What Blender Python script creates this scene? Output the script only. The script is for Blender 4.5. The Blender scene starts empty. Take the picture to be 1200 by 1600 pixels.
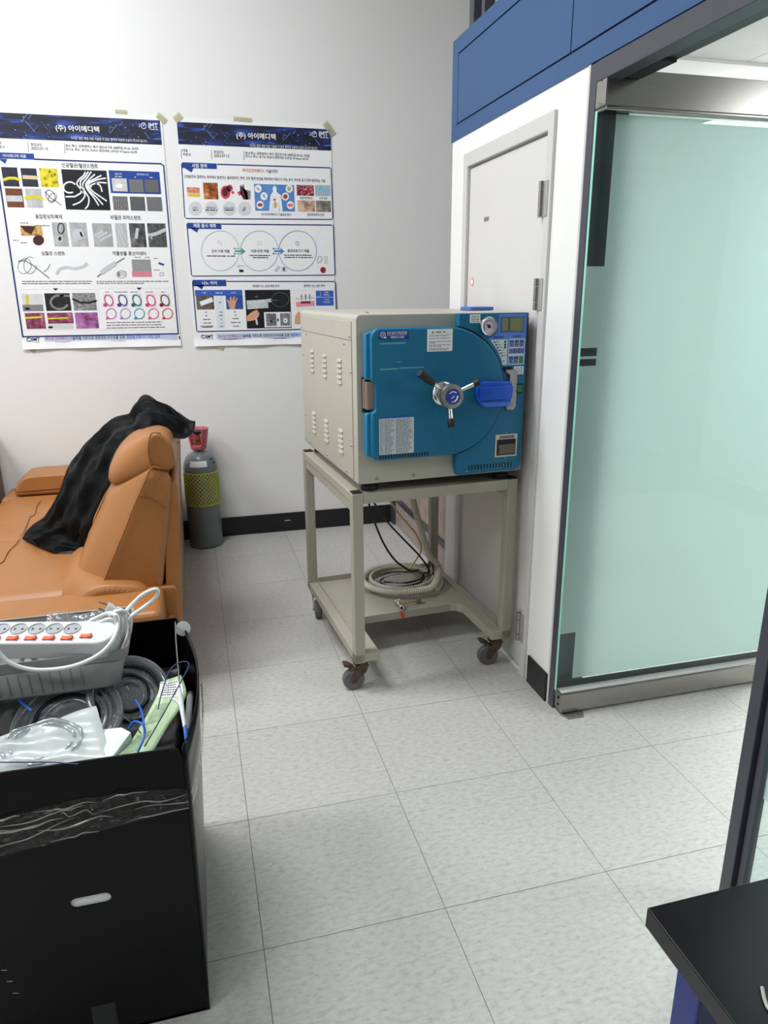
import bpy, bmesh, math, random
import numpy as np
from mathutils import Vector, Matrix, noise

random.seed(7)
S = bpy.context.scene
COL = S.collection
PI = math.pi

# ------------------------------------------------------------------ camera
# solved from the 0.45 m floor tile grid (x = 0 and y = 0 lie on tile joints, z = 0 is the floor)
F_PX, YAW, PITCH, ROLL = 1122.91875, -0.258520171, 0.295529902, -0.00648158335
CAM = np.array([-0.057409318, -3.59436822, 1.47083129])
fw = np.array([-math.sin(YAW) * math.cos(PITCH), math.cos(YAW) * math.cos(PITCH), -math.sin(PITCH)])
rt0 = np.array([math.cos(YAW), math.sin(YAW), 0.0])
up0 = np.cross(rt0, fw)
rt = math.cos(ROLL) * rt0 + math.sin(ROLL) * up0
up = -math.sin(ROLL) * rt0 + math.cos(ROLL) * up0
cam_data = bpy.data.cameras.new('camera')
cam = bpy.data.objects.new('camera', cam_data)
COL.objects.link(cam)
cam.matrix_world = Matrix(((rt[0], up[0], -fw[0], CAM[0]), (rt[1], up[1], -fw[1], CAM[1]),
                           (rt[2], up[2], -fw[2], CAM[2]), (0, 0, 0, 1)))
cam_data.sensor_fit = 'VERTICAL'
cam_data.sensor_height = 36.0
cam_data.lens = F_PX / 1600 * 36.0
cam_data.clip_start = 0.02
S.camera = cam

# ------------------------------------------------------------------ world, lights, exposure
W = bpy.data.worlds.new('world')
S.world = W
W.use_nodes = True
W.node_tree.nodes['Background'].inputs[0].default_value = (0.93, 0.97, 1.0, 1)
W.node_tree.nodes['Background'].inputs[1].default_value = 0.2

def area_light(name, loc, sx, sy, watts, color=(0.965, 0.985, 1.0)):
    l = bpy.data.lights.new(name, 'AREA')
    l.shape = 'RECTANGLE'; l.size = sx; l.size_y = sy; l.energy = watts; l.color = color
    o = bpy.data.objects.new(name, l); COL.objects.link(o); o.location = loc
    return o

HC_Z = 3.9        # hall ceiling
area_light('hall_panel_light', (-0.9, -0.95, HC_Z - 0.06), 1.2, 0.6, 82)
area_light('hall_panel_light', (-0.9, -4.3, HC_Z - 0.06), 1.2, 0.6, 22)
area_light('hall_panel_light', (-2.8, -1.4, HC_Z - 0.06), 1.2, 0.6, 88)
area_light('hall_panel_light', (-2.8, -4.0, HC_Z - 0.06), 1.2, 0.6, 34)
area_light('room_area_light', (3.62, -3.3, 2.43), 1.2, 0.6, 45)
area_light('room_area_light', (3.1, -0.95, 2.43), 1.2, 0.6, 72)  # unseen lamp added behind the door to brighten its frosted glass

S.view_settings.view_transform = 'Standard'
S.view_settings.look = 'None'
S.view_settings.gamma = 1.0
S.view_settings.use_curve_mapping = False
S.view_settings.exposure = -0.06

# ------------------------------------------------------------------ helpers
def ray(u, v):
    return ((u - 600) / F_PX) * rt - ((v - 800) / F_PX) * up + fw

def at(axis, val, u, v):
    """photo pixel -> point on the plane  coordinate[axis] = val"""
    d = ray(u, v)
    t = (val - CAM[axis]) / d[axis]
    p = CAM + t * d
    return (float(p[0]), float(p[1]), float(p[2]))

def lin(c):
    return tuple((x / 12.92 if x <= 0.04045 else ((x + 0.055) / 1.055) ** 2.4) for x in c)

def rgb(r, g, b):
    return lin((r / 255, g / 255, b / 255))

MATS = {}
def mat(name, col, rough=0.5, metal=0.0, var=0.04, scale=40.0, bump=0.0, bscale=None, spec=0.5, coat=0.0, stretch=None, trans=0.0):
    """principled material with a procedural colour variation and optional fine relief"""
    if name in MATS: return MATS[name]
    m = bpy.data.materials.new(name); m.use_nodes = True
    nt = m.node_tree; N = nt.nodes; L = nt.links
    b = N['Principled BSDF']
    b.inputs['Roughness'].default_value = rough
    b.inputs['Metallic'].default_value = metal
    b.inputs['Specular IOR Level'].default_value = spec
    b.inputs['Coat Weight'].default_value = coat
    b.inputs['Transmission Weight'].default_value = trans
    tc = N.new('ShaderNodeTexCoord')
    mp = N.new('ShaderNodeMapping')
    if stretch: mp.inputs['Scale'].default_value = stretch
    L.new(tc.outputs['Object'], mp.inputs['Vector'])
    nz = N.new('ShaderNodeTexNoise'); nz.inputs['Scale'].default_value = scale; nz.inputs['Detail'].default_value = 4
    L.new(mp.outputs['Vector'], nz.inputs['Vector'])
    rp = N.new('ShaderNodeValToRGB')
    rp.color_ramp.elements[0].position = 0.3; rp.color_ramp.elements[1].position = 0.7
    rp.color_ramp.elements[0].color = tuple(max(0, c * (1 - var)) for c in col) + (1,)
    rp.color_ramp.elements[1].color = tuple(min(1, c * (1 + var)) for c in col) + (1,)
    L.new(nz.outputs['Fac'], rp.inputs['Fac'])
    L.new(rp.outputs['Color'], b.inputs['Base Color'])
    if bump:
        n2 = N.new('ShaderNodeTexNoise'); n2.inputs['Scale'].default_value = bscale or scale * 4; n2.inputs['Detail'].default_value = 3
        L.new(mp.outputs['Vector'], n2.inputs['Vector'])
        bp = N.new('ShaderNodeBump'); bp.inputs['Strength'].default_value = bump; bp.inputs['Distance'].default_value = 0.002
        L.new(n2.outputs['Fac'], bp.inputs['Height'])
        L.new(bp.outputs['Normal'], b.inputs['Normal'])
    MATS[name] = m
    return m

def photo_mat(name, cols, scale=5.0, kind='noise', rough=0.5, pos=None):
    """flat printed picture: a procedural texture run through a ramp of printed inks"""
    if name in MATS: return MATS[name]
    m = bpy.data.materials.new(name); m.use_nodes = True
    nt = m.node_tree; N = nt.nodes; L = nt.links
    b = N['Principled BSDF']; b.inputs['Roughness'].default_value = rough
    tc = N.new('ShaderNodeTexCoord')
    if kind == 'noise':
        t = N.new('ShaderNodeTexNoise'); t.inputs['Detail'].default_value = 5; out = 'Fac'
    elif kind == 'voronoi':
        t = N.new('ShaderNodeTexVoronoi'); out = 'Distance'
    else:
        t = N.new('ShaderNodeTexWave'); t.inputs['Distortion'].default_value = 6; t.inputs['Detail'].default_value = 3; out = 'Fac'
    t.inputs['Scale'].default_value = scale
    L.new(tc.outputs['Generated'], t.inputs['Vector'])
    rp = N.new('ShaderNodeValToRGB')
    els = rp.color_ramp.elements
    n = len(cols)
    ps = pos or [0.3 + 0.45 * i / max(1, n - 1) for i in range(n)]
    els[0].position = ps[0]; els[0].color = cols[0] + (1,)
    els[1].position = ps[-1]; els[1].color = cols[-1] + (1,)
    for i in range(1, n - 1):
        e = els.new(ps[i]); e.color = cols[i] + (1,)
    L.new(t.outputs[out], rp.inputs['Fac'])
    L.new(rp.outputs['Color'], b.inputs['Base Color'])
    MATS[name] = m
    return m

def clear_mat(name, tint, gloss=0.12, rough=0.05, diffuse=0.0, dcol=(0.8, 0.8, 0.8), bump=0.0, bscale=40):
    """clear sheet: tinted see-through + fresnel gloss (+ a milky share)"""
    if name in MATS: return MATS[name]
    m = bpy.data.materials.new(name); m.use_nodes = True
    nt = m.node_tree; N = nt.nodes; L = nt.links
    N.remove(N['Principled BSDF'])
    out = N['Material Output']
    tr = N.new('ShaderNodeBsdfTransparent'); tr.inputs[0].default_value = tint + (1,)
    gl = N.new('ShaderNodeBsdfGlossy'); gl.inputs['Roughness'].default_value = rough
    fr = N.new('ShaderNodeLayerWeight'); fr.inputs[0].default_value = 0.5
    pw = N.new('ShaderNodeMath'); pw.operation = 'POWER'; pw.inputs[1].default_value = 4.0
    L.new(fr.outputs['Facing'], pw.inputs[0])
    mu = N.new('ShaderNodeMath'); mu.operation = 'MULTIPLY_ADD'; mu.inputs[1].default_value = 0.9; mu.inputs[2].default_value = 0.03 + gloss * 0.3
    mu.use_clamp = True
    L.new(pw.outputs[0], mu.inputs[0])
    if bump:
        tc = N.new('ShaderNodeTexCoord'); nz = N.new('ShaderNodeTexNoise'); nz.inputs['Scale'].default_value = bscale
        L.new(tc.outputs['Object'], nz.inputs['Vector'])
        bp = N.new('ShaderNodeBump'); bp.inputs['Strength'].default_value = bump; bp.inputs['Distance'].default_value = 0.01
        L.new(nz.outputs['Fac'], bp.inputs['Height']); L.new(bp.outputs[0], gl.inputs['Normal'])
    src = tr.outputs[0]
    if diffuse > 0:
        df = N.new('ShaderNodeBsdfDiffuse'); df.inputs[0].default_value = dcol + (1,)
        tl = N.new('ShaderNodeBsdfTranslucent'); tl.inputs[0].default_value = dcol + (1,)
        m0 = N.new('ShaderNodeMixShader'); m0.inputs[0].default_value = 0.45
        L.new(df.outputs[0], m0.inputs[1]); L.new(tl.outputs[0], m0.inputs[2])
        m1 = N.new('ShaderNodeMixShader'); m1.inputs[0].default_value = diffuse
        L.new(tr.outputs[0], m1.inputs[1]); L.new(m0.outputs[0], m1.inputs[2])
        src = m1.outputs[0]
    mx = N.new('ShaderNodeMixShader')
    L.new(mu.outputs[0], mx.inputs[0]); L.new(src, mx.inputs[1]); L.new(gl.outputs[0], mx.inputs[2])
    L.new(mx.outputs[0], out.inputs['Surface'])
    MATS[name] = m
    return m

def emit_mat(name, col, strength):
    m = bpy.data.materials.new(name); m.use_nodes = True
    b = m.node_tree.nodes['Principled BSDF']
    b.inputs['Base Color'].default_value = col + (1,)
    b.inputs['Emission Color'].default_value = col + (1,)
    b.inputs['Emission Strength'].default_value = strength
    return m

WM = {}          # world matrix of every object built (parents first)

def tag(o, label=None, cat=None, group=None, kind=None):
    if label: o['label'] = label
    if cat: o['category'] = cat
    if group: o['group'] = group
    if kind: o['kind'] = kind
    return o

def thing(name, label, cat, loc=(0, 0, 0), rotz=0.0, group=None, kind=None):
    o = bpy.data.objects.new(name, None); COL.objects.link(o)
    o.empty_display_size = 0.05
    o.location = loc; o.rotation_euler = (0, 0, rotz)
    WM[o.name] = Matrix.Translation(loc) @ Matrix.Rotation(rotz, 4, 'Z')
    return tag(o, label, cat, group, kind)

class MB:
    """collects shapes into one mesh"""
    def __init__(s, M=None):
        s.v = []; s.f = []; s.M = M; s.groups = []
    def add(s, vs, fs):
        n = len(s.v)
        if s.M is not None: vs = [tuple(s.M @ Vector(p)) for p in vs]
        s.v += [tuple(p) for p in vs]
        s.f += [tuple(i + n for i in f) for f in fs]
        return s
    def box(s, x0, y0, z0, x1, y1, z1):
        x0, x1 = min(x0, x1), max(x0, x1); y0, y1 = min(y0, y1), max(y0, y1); z0, z1 = min(z0, z1), max(z0, z1)
        return s.add([(x0, y0, z0), (x1, y0, z0), (x1, y1, z0), (x0, y1, z0), (x0, y0, z1), (x1, y0, z1), (x1, y1, z1), (x0, y1, z1)],
                     [(3, 2, 1, 0), (4, 5, 6, 7), (0, 1, 5, 4), (1, 2, 6, 5), (2, 3, 7, 6), (3, 0, 4, 7)])
    def prism(s, poly, axis, a, b):
        """polygon (2-D) extruded along axis from a to b; for axis y the polygon is (x, z)"""
        def P(p, t):
            if axis == 0: return (t, p[0], p[1])
            if axis == 1: return (p[0], t, p[1])
            return (p[0], p[1], t)
        n = len(poly)
        vs = [P(p, a) for p in poly] + [P(p, b) for p in poly]
        fs = [tuple(range(n))[::-1], tuple(range(n, 2 * n))] + [(i, (i + 1) % n, n + (i + 1) % n, n + i) for i in range(n)]
        return s.add(vs, fs)
    def tube(s, path, r, n=8, closed=False, caps=True):
        P = [Vector(p) for p in path]; m = len(P)
        R = r if isinstance(r, (list, tuple)) else [r] * m
        vs = []; fs = []; prev = None
        for i in range(m):
            if closed: t = (P[(i + 1) % m] - P[i - 1])
            else: t = P[min(i + 1, m - 1)] - P[max(i - 1, 0)]
            if t.length < 1e-9: t = Vector((0, 0, 1))
            t.normalize()
            if prev is None:
                a = Vector((0, 0, 1)) if abs(t.z) < 0.9 else Vector((1, 0, 0))
                u = (a - t * a.dot(t)).normalized()
            else:
                u = prev - t * prev.dot(t)
                u = u.normalized() if u.length > 1e-6 else t.orthogonal().normalized()
            prev = u; w = t.cross(u)
            for k in range(n):
                a = 2 * PI * k / n
                vs.append(P[i] + (u * math.cos(a) + w * math.sin(a)) * R[i])
        for i in range(m if closed else m - 1):
            j = (i + 1) % m
            for k in range(n):
                fs.append((i * n + k, i * n + (k + 1) % n, j * n + (k + 1) % n, j * n + k))
        if caps and not closed:
            fs.append(tuple(range(n))[::-1]); fs.append(tuple((m - 1) * n + k for k in range(n)))
        return s.add(vs, fs)
    def lathe(s, prof, n=24, M=None, caps=True):
        """(r, h) profile about the z axis, moved by M"""
        M = M or Matrix()
        vs = []; fs = []; m = len(prof)
        for r, h in prof:
            for k in range(n):
                a = 2 * PI * k / n
                vs.append(tuple(M @ Vector((r * math.cos(a), r * math.sin(a), h))))
        for i in range(m - 1):
            for k in range(n):
                fs.append((i * n + k, i * n + (k + 1) % n, (i + 1) * n + (k + 1) % n, (i + 1) * n + k))
        if caps and prof[0][0] > 1e-6: fs.append(tuple(range(n))[::-1])
        if caps and prof[-1][0] > 1e-6: fs.append(tuple((m - 1) * n + k for k in range(n)))
        return s.add(vs, fs)
    def loft(s, loops, cap=True, closed=True):
        n = len(loops[0]); vs = [p for l in loops for p in l]; fs = []
        for i in range(len(loops) - 1):
            for k in range(n if closed else n - 1):
                fs.append((i * n + k, i * n + (k + 1) % n, (i + 1) * n + (k + 1) % n, (i + 1) * n + k))
        if cap:
            fs.append(tuple(range(n))[::-1]); fs.append(tuple((len(loops) - 1) * n + k for k in range(n)))
        return s.add(vs, fs)
    def grid(s, fn, nu, nv):
        vs = [fn(i / nu, j / nv) for i in range(nu + 1) for j in range(nv + 1)]
        fs = [(i * (nv + 1) + j, (i + 1) * (nv + 1) + j, (i + 1) * (nv + 1) + j + 1, i * (nv + 1) + j + 1) for i in range(nu) for j in range(nv)]
        return s.add(vs, fs)
    def build(s, name, m, parent=None, local=False, smooth=None, bevel=0.0, seg=2, sub=0, solid=0.0, kind=None, label=None, mesh_out=False):
        me = bpy.data.meshes.new(name)
        vs = s.v
        if parent is not None and not local:
            inv = WM[parent.name].inverted()
            vs = [tuple(inv @ Vector(p)) for p in vs]
        me.from_pydata(vs, [], s.f)
        bm = bmesh.new(); bm.from_mesh(me); bmesh.ops.recalc_face_normals(bm, faces=bm.faces); bm.to_mesh(me); bm.free()
        me.materials.append(m)
        if smooth is not None:
            me.polygons.foreach_set('use_smooth', [True] * len(me.polygons))
            me.set_sharp_from_angle(angle=math.radians(smooth))
        o = bpy.data.objects.new(name, me); COL.objects.link(o)
        if parent is not None:
            o.parent = parent; WM[o.name] = WM[parent.name]
        else: WM[o.name] = Matrix()
        if solid:
            d = o.modifiers.new('solidify', 'SOLIDIFY'); d.thickness = solid; d.offset = 0
        if bevel:
            d = o.modifiers.new('bevel', 'BEVEL'); d.width = bevel; d.segments = seg; d.limit_method = 'ANGLE'; d.angle_limit = math.radians(35)
        if sub:
            d = o.modifiers.new('subsurf', 'SUBSURF'); d.levels = sub; d.render_levels = sub
        if kind: o['kind'] = kind
        if label: o['label'] = label
        return o

def clone(o, parent, offset=(0, 0, 0), M=None):
    """a copy of a part that shares its mesh"""
    c = o.copy(); COL.objects.link(c); c.parent = parent
    c.location = offset
    if M is not None: c.matrix_basis = M
    WM[c.name] = WM[parent.name]
    return c

def root_at_base(o):
    """move a single-mesh thing's origin to the middle of its base"""
    me = o.data
    xs = [v.co for v in me.vertices]
    c = Vector(((min(p.x for p in xs) + max(p.x for p in xs)) / 2, (min(p.y for p in xs) + max(p.y for p in xs)) / 2, min(p.z for p in xs)))
    me.transform(Matrix.Translation(-c)); o.location = c
    WM[o.name] = Matrix.Translation(c)
    return o

def single(name, mb, m, label, cat, group=None, **kw):
    o = mb.build(name, m, **kw); root_at_base(o)
    return tag(o, label, cat, group)

def smooth_path(pts, n=8, closed=False):
    """Catmull-Rom through the points"""
    P = [Vector(p) for p in pts]; m = len(P); out = []
    for i in range(m if closed else m - 1):
        if closed: a, b, c, d = P[i - 1], P[i], P[(i + 1) % m], P[(i + 2) % m]
        else: a, b, c, d = P[max(i - 1, 0)], P[i], P[i + 1], P[min(i + 2, m - 1)]
        for k in range(n):
            t = k / n
            out.append(0.5 * ((2 * b) + (c - a) * t + (2 * a - 5 * b + 4 * c - d) * t * t + (3 * b - a - 3 * c + d) * t ** 3))
    if not closed: out.append(P[-1])
    return out

# every piece of writing in the place, set in one go (one text object per weight, one line each)
WRITING = [
    'E.O GAS STERILIZER', 'PERSON -EO80', '우리는 첨단 재생 의료 기술로 더 많은 환자의 치료에 도움이 되고자 합니다.', '창업년도', '2023.07.15', '대표', '박춘규', '본사 주소: 광주광역시 북구 첨단과기로 208번길 43-26, 303호',
    '연구소 주소: 경기도 화성시 동탄대로 23번길 W-Space 622호', '인공혈관/혈관스텐트', '음압창상피복재', '비혈관 피막스텐트', '심혈관 스텐트', '약물방출 풍선카테터', '아이메디텍 제품', '실물 사진', '전자현미경 사진', '바이오 인터페이스', '기술력을 기반으로 성장성과 수익성을 갖춘',
    '글로벌 의료기기 제조 업체', '기술이란?', '인체표면과 접촉하는 부위에서 발생하는 물리화학적, 면역, 조직 혈액 반응을 제어하여 의료기기 성능 유지, 부작용 없이 생체 융합하는 기술', '피부', '중재의료', '미용/성형', '뼈', '바이오인터페이스 기술응용 분야', '염증/혈액반응', '조직 반응',
    '물리적/화학적 반응', '상처 치료 제품', '미용/성형 제품', '중재의료기기 제품', '휴대용 나노 섬유 제조 장치', '출력된 나노 섬유 특성', '바이오인터페이스', '기존', '나노아이', '노즐', '빠른', '적용시간', '기능성', '나노섬유',
]
WRITING_BOLD = [
    '(주) 아이메디텍', 'IMT', '사업 영역', '제품 출시 계획', '나노 아이',
]
_font_cache = {}
def set_writing(lines, bold):
    cu = bpy.data.curves.new('lettering', 'FONT'); cu.resolution_u = 2; cu.space_line = 4.0
    cu.offset = 0.018 if bold else 0.004
    cu.body = '\n'.join(lines)
    o = bpy.data.objects.new('lettering', cu)
    me = bpy.data.meshes.new_from_object(o)
    co = [(v.co.x, v.co.y) for v in me.vertices]
    per = {}
    for p in me.polygons:
        ids = tuple(p.vertices); per.setdefault(int(round((-co[ids[0]][1] + 0.35) / 4.0)), []).append(ids)
    for k, body in enumerate(lines):
        fs = per[k]; ids = sorted({i for f in fs for i in f}); mp = {a: j for j, a in enumerate(ids)}
        vs = [co[i] for i in ids]
        x0 = min(p[0] for p in vs); y0 = min(p[1] for p in vs); x1 = max(p[0] for p in vs); y1 = max(p[1] for p in vs)
        _font_cache[(body, bold)] = ([((p[0] - x0) / (x1 - x0), (p[1] - y0) / (y1 - y0)) for p in vs], [tuple(mp[i] for i in f) for f in fs])
    bpy.data.objects.remove(o); bpy.data.curves.remove(cu); bpy.data.meshes.remove(me)
set_writing(WRITING, False); set_writing(WRITING_BOLD, True)

def lettering(mb, body, x0, z0, x1, z1, y, bold=False):
    """write body inside the rectangle x0..x1, z0..z1 on the plane y (readable from -y)"""
    vs, fs = _font_cache[(body, bold)]
    mb.add([(x0 + p[0] * (x1 - x0), y, z0 + p[1] * (z1 - z0)) for p in vs], fs)
    return mb

def rrect(x0, z0, x1, z1, r, n=4):
    out = []
    for cx, cz, a0 in ((x1 - r, z0 + r, -90), (x1 - r, z1 - r, 0), (x0 + r, z1 - r, 90), (x0 + r, z0 + r, 180)):
        for k in range(n + 1):
            a = math.radians(a0 + 90 * k / n)
            out.append((cx + r * math.cos(a), cz + r * math.sin(a)))
    return out

def circ(cx, cz, r, n=24, a0=0, a1=360):
    full = abs(a1 - a0) >= 360
    m = n if full else n + 1
    return [(cx + r * math.cos(math.radians(a0 + (a1 - a0) * k / n)), cz + r * math.sin(math.radians(a0 + (a1 - a0) * k / n))) for k in range(m)]

def fill_holes(outer, holes, axis, a, thick, name, m, parent, **kw):
    """flat panel with real holes, given thickness by a solidify modifier"""
    bm = bmesh.new(); es = []
    for loop in [outer] + holes:
        vs = []
        for p in loop:
            co = (p[0], a, p[1]) if axis == 1 else ((a, p[0], p[1]) if axis == 0 else (p[0], p[1], a))
            vs.append(bm.verts.new(co))
        for i in range(len(vs)): es.append(bm.edges.new((vs[i], vs[(i + 1) % len(vs)])))
    bmesh.ops.triangle_fill(bm, use_beauty=True, edges=es)
    bm.verts.index_update()
    mb = MB(); mb.add([tuple(v.co) for v in bm.verts], [tuple(v.index for v in f.verts) for f in bm.faces]); bm.free()
    return mb.build(name, m, parent, solid=thick, **kw)

# ------------------------------------------------------------------ materials
M_wall = mat('white_wall_paint', rgb(233, 233, 232), 0.6, var=0.015, scale=1.5, bump=0.05, bscale=60)
M_part = mat('white_partition_laminate', rgb(238, 238, 236), 0.42, var=0.012, scale=3)
M_black = mat('black_vinyl_skirting', rgb(16, 17, 21), 0.35, var=0.2, scale=12)
M_joint = mat('tile_joint', rgb(120, 118, 110), 0.8, var=0.1)
M_door = mat('pale_grey_steel_door', rgb(214, 212, 208), 0.4, var=0.012, scale=4)
M_frame = mat('grey_steel_door_frame', rgb(205, 204, 202), 0.4, var=0.015)
M_blue = mat('blue_fascia_laminate', rgb(38, 80, 128), 0.42, var=0.02, scale=6)
M_alu = mat('dark_grey_aluminium', rgb(74, 76, 84), 0.38, var=0.05, metal=0.3)
M_dark = mat('dark_recess', rgb(22, 23, 26), 0.7, var=0.1)
M_steel = mat('brushed_stainless_steel', (0.33, 0.32, 0.30), 0.22, metal=1.0, var=0.04, scale=8, stretch=(1, 1, 60))
M_chrome = mat('chrome', (0.72, 0.72, 0.70), 0.16, metal=1.0, var=0.03)
M_zinc = mat('dull_zinc', (0.33, 0.33, 0.31), 0.42, metal=0.9, var=0.15, scale=60)
M_beige = mat('beige_painted_steel', rgb(180, 176, 163), 0.42, var=0.02, scale=8)
M_cart = mat('cream_grey_cart_paint', rgb(168, 165, 151), 0.45, var=0.035, scale=10)
M_teal = mat('teal_moulded_cover', rgb(0, 106, 144), 0.42, var=0.03, scale=5)
M_rubber = mat('black_rubber', rgb(20, 20, 20), 0.55, var=0.2)
M_white = mat('white_plastic', rgb(206, 208, 210), 0.38, var=0.01)
M_navy = mat('navy_ink', rgb(28, 44, 118), 0.5, var=0.04)
M_ink = mat('black_ink', rgb(30, 30, 34), 0.6, var=0.05)
M_grey_ink = mat('grey_ink', rgb(120, 122, 128), 0.6, var=0.05)
M_white_ink = mat('white_ink', rgb(240, 242, 244), 0.5, var=0.01)
M_glass = clear_mat('green_tinted_glass', (0.88, 0.955, 0.94), 0.02, 0.01)
M_paper = mat('white_glossy_paper', rgb(240, 241, 243), 0.4, var=0.01)

def floor_material():
    m = bpy.data.materials.new('mottled_vinyl_tile'); m.use_nodes = True
    nt = m.node_tree; N = nt.nodes; L = nt.links; b = N['Principled BSDF']
    tc = N.new('ShaderNodeTexCoord'); oi = N.new('ShaderNodeObjectInfo')
    ad = N.new('ShaderNodeVectorMath'); ad.operation = 'MULTIPLY_ADD'
    ad.inputs[1].default_value = (1, 1, 1)
    sc = N.new('ShaderNodeVectorMath'); sc.operation = 'SCALE'; sc.inputs['Scale'].default_value = 37.0
    cb = N.new('ShaderNodeCombineXYZ')
    L.new(oi.outputs['Random'], cb.inputs[0]); L.new(oi.outputs['Random'], cb.inputs[1])
    L.new(cb.outputs[0], sc.inputs[0])
    L.new(tc.outputs['Object'], ad.inputs[0]); L.new(sc.outputs[0], ad.inputs[2])
    mp = N.new('ShaderNodeMapping'); mp.inputs['Scale'].default_value = (1.0, 2.0, 1.0)
    L.new(ad.outputs[0], mp.inputs['Vector'])
    n1 = N.new('ShaderNodeTexNoise'); n1.inputs['Scale'].default_value = 46; n1.inputs['Detail'].default_value = 5; n1.inputs['Roughness'].default_value = 0.62
    L.new(mp.outputs[0], n1.inputs['Vector'])
    r1 = N.new('ShaderNodeValToRGB'); e = r1.color_ramp.elements
    e[0].position = 0.33; e[0].color = rgb(176, 175, 170) + (1,)
    e[1].position = 0.66; e[1].color = rgb(202, 202, 198) + (1,)
    k = e.new(0.46); k.color = rgb(192, 191, 186) + (1,)
    L.new(n1.outputs['Fac'], r1.inputs['Fac'])
    n2 = N.new('ShaderNodeTexNoise'); n2.inputs['Scale'].default_value = 2.2; n2.inputs['Detail'].default_value = 3
    L.new(tc.outputs['Object'], n2.inputs['Vector'])
    mx = N.new('ShaderNodeMixRGB'); mx.blend_type = 'MULTIPLY'; mx.inputs[0].default_value = 0.10
    L.new(r1.outputs[0], mx.inputs[1]); L.new(n2.outputs['Fac'], mx.inputs[2])
    L.new(mx.outputs[0], b.inputs['Base Color'])
    rr = N.new('ShaderNodeMapRange'); rr.inputs['To Min'].default_value = 0.34; rr.inputs['To Max'].default_value = 0.5
    L.new(n1.outputs['Fac'], rr.inputs['Value']); L.new(rr.outputs[0], b.inputs['Roughness'])
    b.inputs['Specular IOR Level'].default_value = 0.4
    return m
M_tile = floor_material()
# ------------------------------------------------------------------ the setting
T = 0.45
fl = MB().box(-4.0, -6.5, -0.06, 4.2, 0.95, -0.002).build('floor', M_joint)
tag(fl, 'pale grey mottled vinyl tile floor', 'floor', kind='structure')
tile_mb = MB().box(-T / 2 + 0.0009, -T / 2 + 0.0009, -0.004, T / 2 - 0.0009, T / 2 - 0.0009, 0.0)
tile0 = None
for i in range(-4, 8):
    for j in range(-9, 2):
        cx, cy = (i + 0.5) * T, (j + 0.5) * T
        if cy > 0.9: continue
        if tile0 is None:
            tile0 = tile_mb.build('tile', M_tile, fl, local=True); tile0.location = (cx, cy, 0)
        else: clone(tile0, fl, (cx, cy, 0))

BW = 0.85          # face of the back wall
PX = 1.135         # face of the partition with the door
YB, YE = -0.31, -1.455
wb = MB().box(-4.0, BW, 0, 4.2, BW + 0.1, HC_Z).build('wall_back', M_wall); tag(wb, 'plain white wall behind the posters', 'wall', kind='structure')
wl = MB().box(-4.1, -6.5, 0, -4.0, 0.95, HC_Z).build('wall_left', M_wall); tag(wl, 'white wall on the left side of the hall', 'wall', kind='structure')
cl = MB().box(-4.1, -6.5, HC_Z, 1.3, 0.95, HC_Z + 0.1).build('ceiling', M_wall); tag(cl, 'white ceiling of the hall', 'ceiling', kind='structure')

wf = MB().box(-4.1, -6.6, 0, 4.2, -6.5, HC_Z).build('wall_front', mat('taupe_wall_paint', rgb(150, 146, 140), 0.6)); tag(wf, 'taupe wall far behind the viewer', 'wall', kind='structure')
bb = MB().box(-4.0, BW - 0.009, 0, 1.16, BW, 0.122).build('baseboard_back', M_black, bevel=0.003)
tag(bb, 'black skirting along the white back wall', 'baseboard', kind='structure')
# scuff on the skirting
MB().box(0.452, BW - 0.0105, 0.07, 0.49, BW - 0.0085, 0.075).build('scuff_mark', M_frame, bb)

# partition wall with a door opening (y from -0.505 to -1.245)
DY0, DY1, DZ = -0.505, -1.245, 1.985
pw = fill_holes([(YB, 0), (YE, 0), (YE, 2.1), (YB, 2.1)], [[(DY0, 0.012), (DY1, 0.012), (DY1, DZ), (DY0, DZ)]], 0, PX + 0.05, 0.1, 'wall_right', M_part, None)
tag(pw, 'white partition wall around the grey door', 'wall', kind='structure')
MB().box(PX + 0.0, YB, 0, PX + 0.1, YB + 0.004, 2.1).build('end_edge', M_part, pw)
# light grey corner strip at the glass end
MB().box(PX - 0.003, YE - 0.012, 0, PX + 0.1, YE, 2.1).build('corner_strip', M_frame, pw, bevel=0.002)
br = MB().box(PX - 0.009, YE + 0.002, 0, PX, -1.298, 0.115).build('baseboard_right', M_black, bevel=0.002)
tag(br, 'short black skirting between steel door and glass door', 'baseboard', kind='structure')

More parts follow.
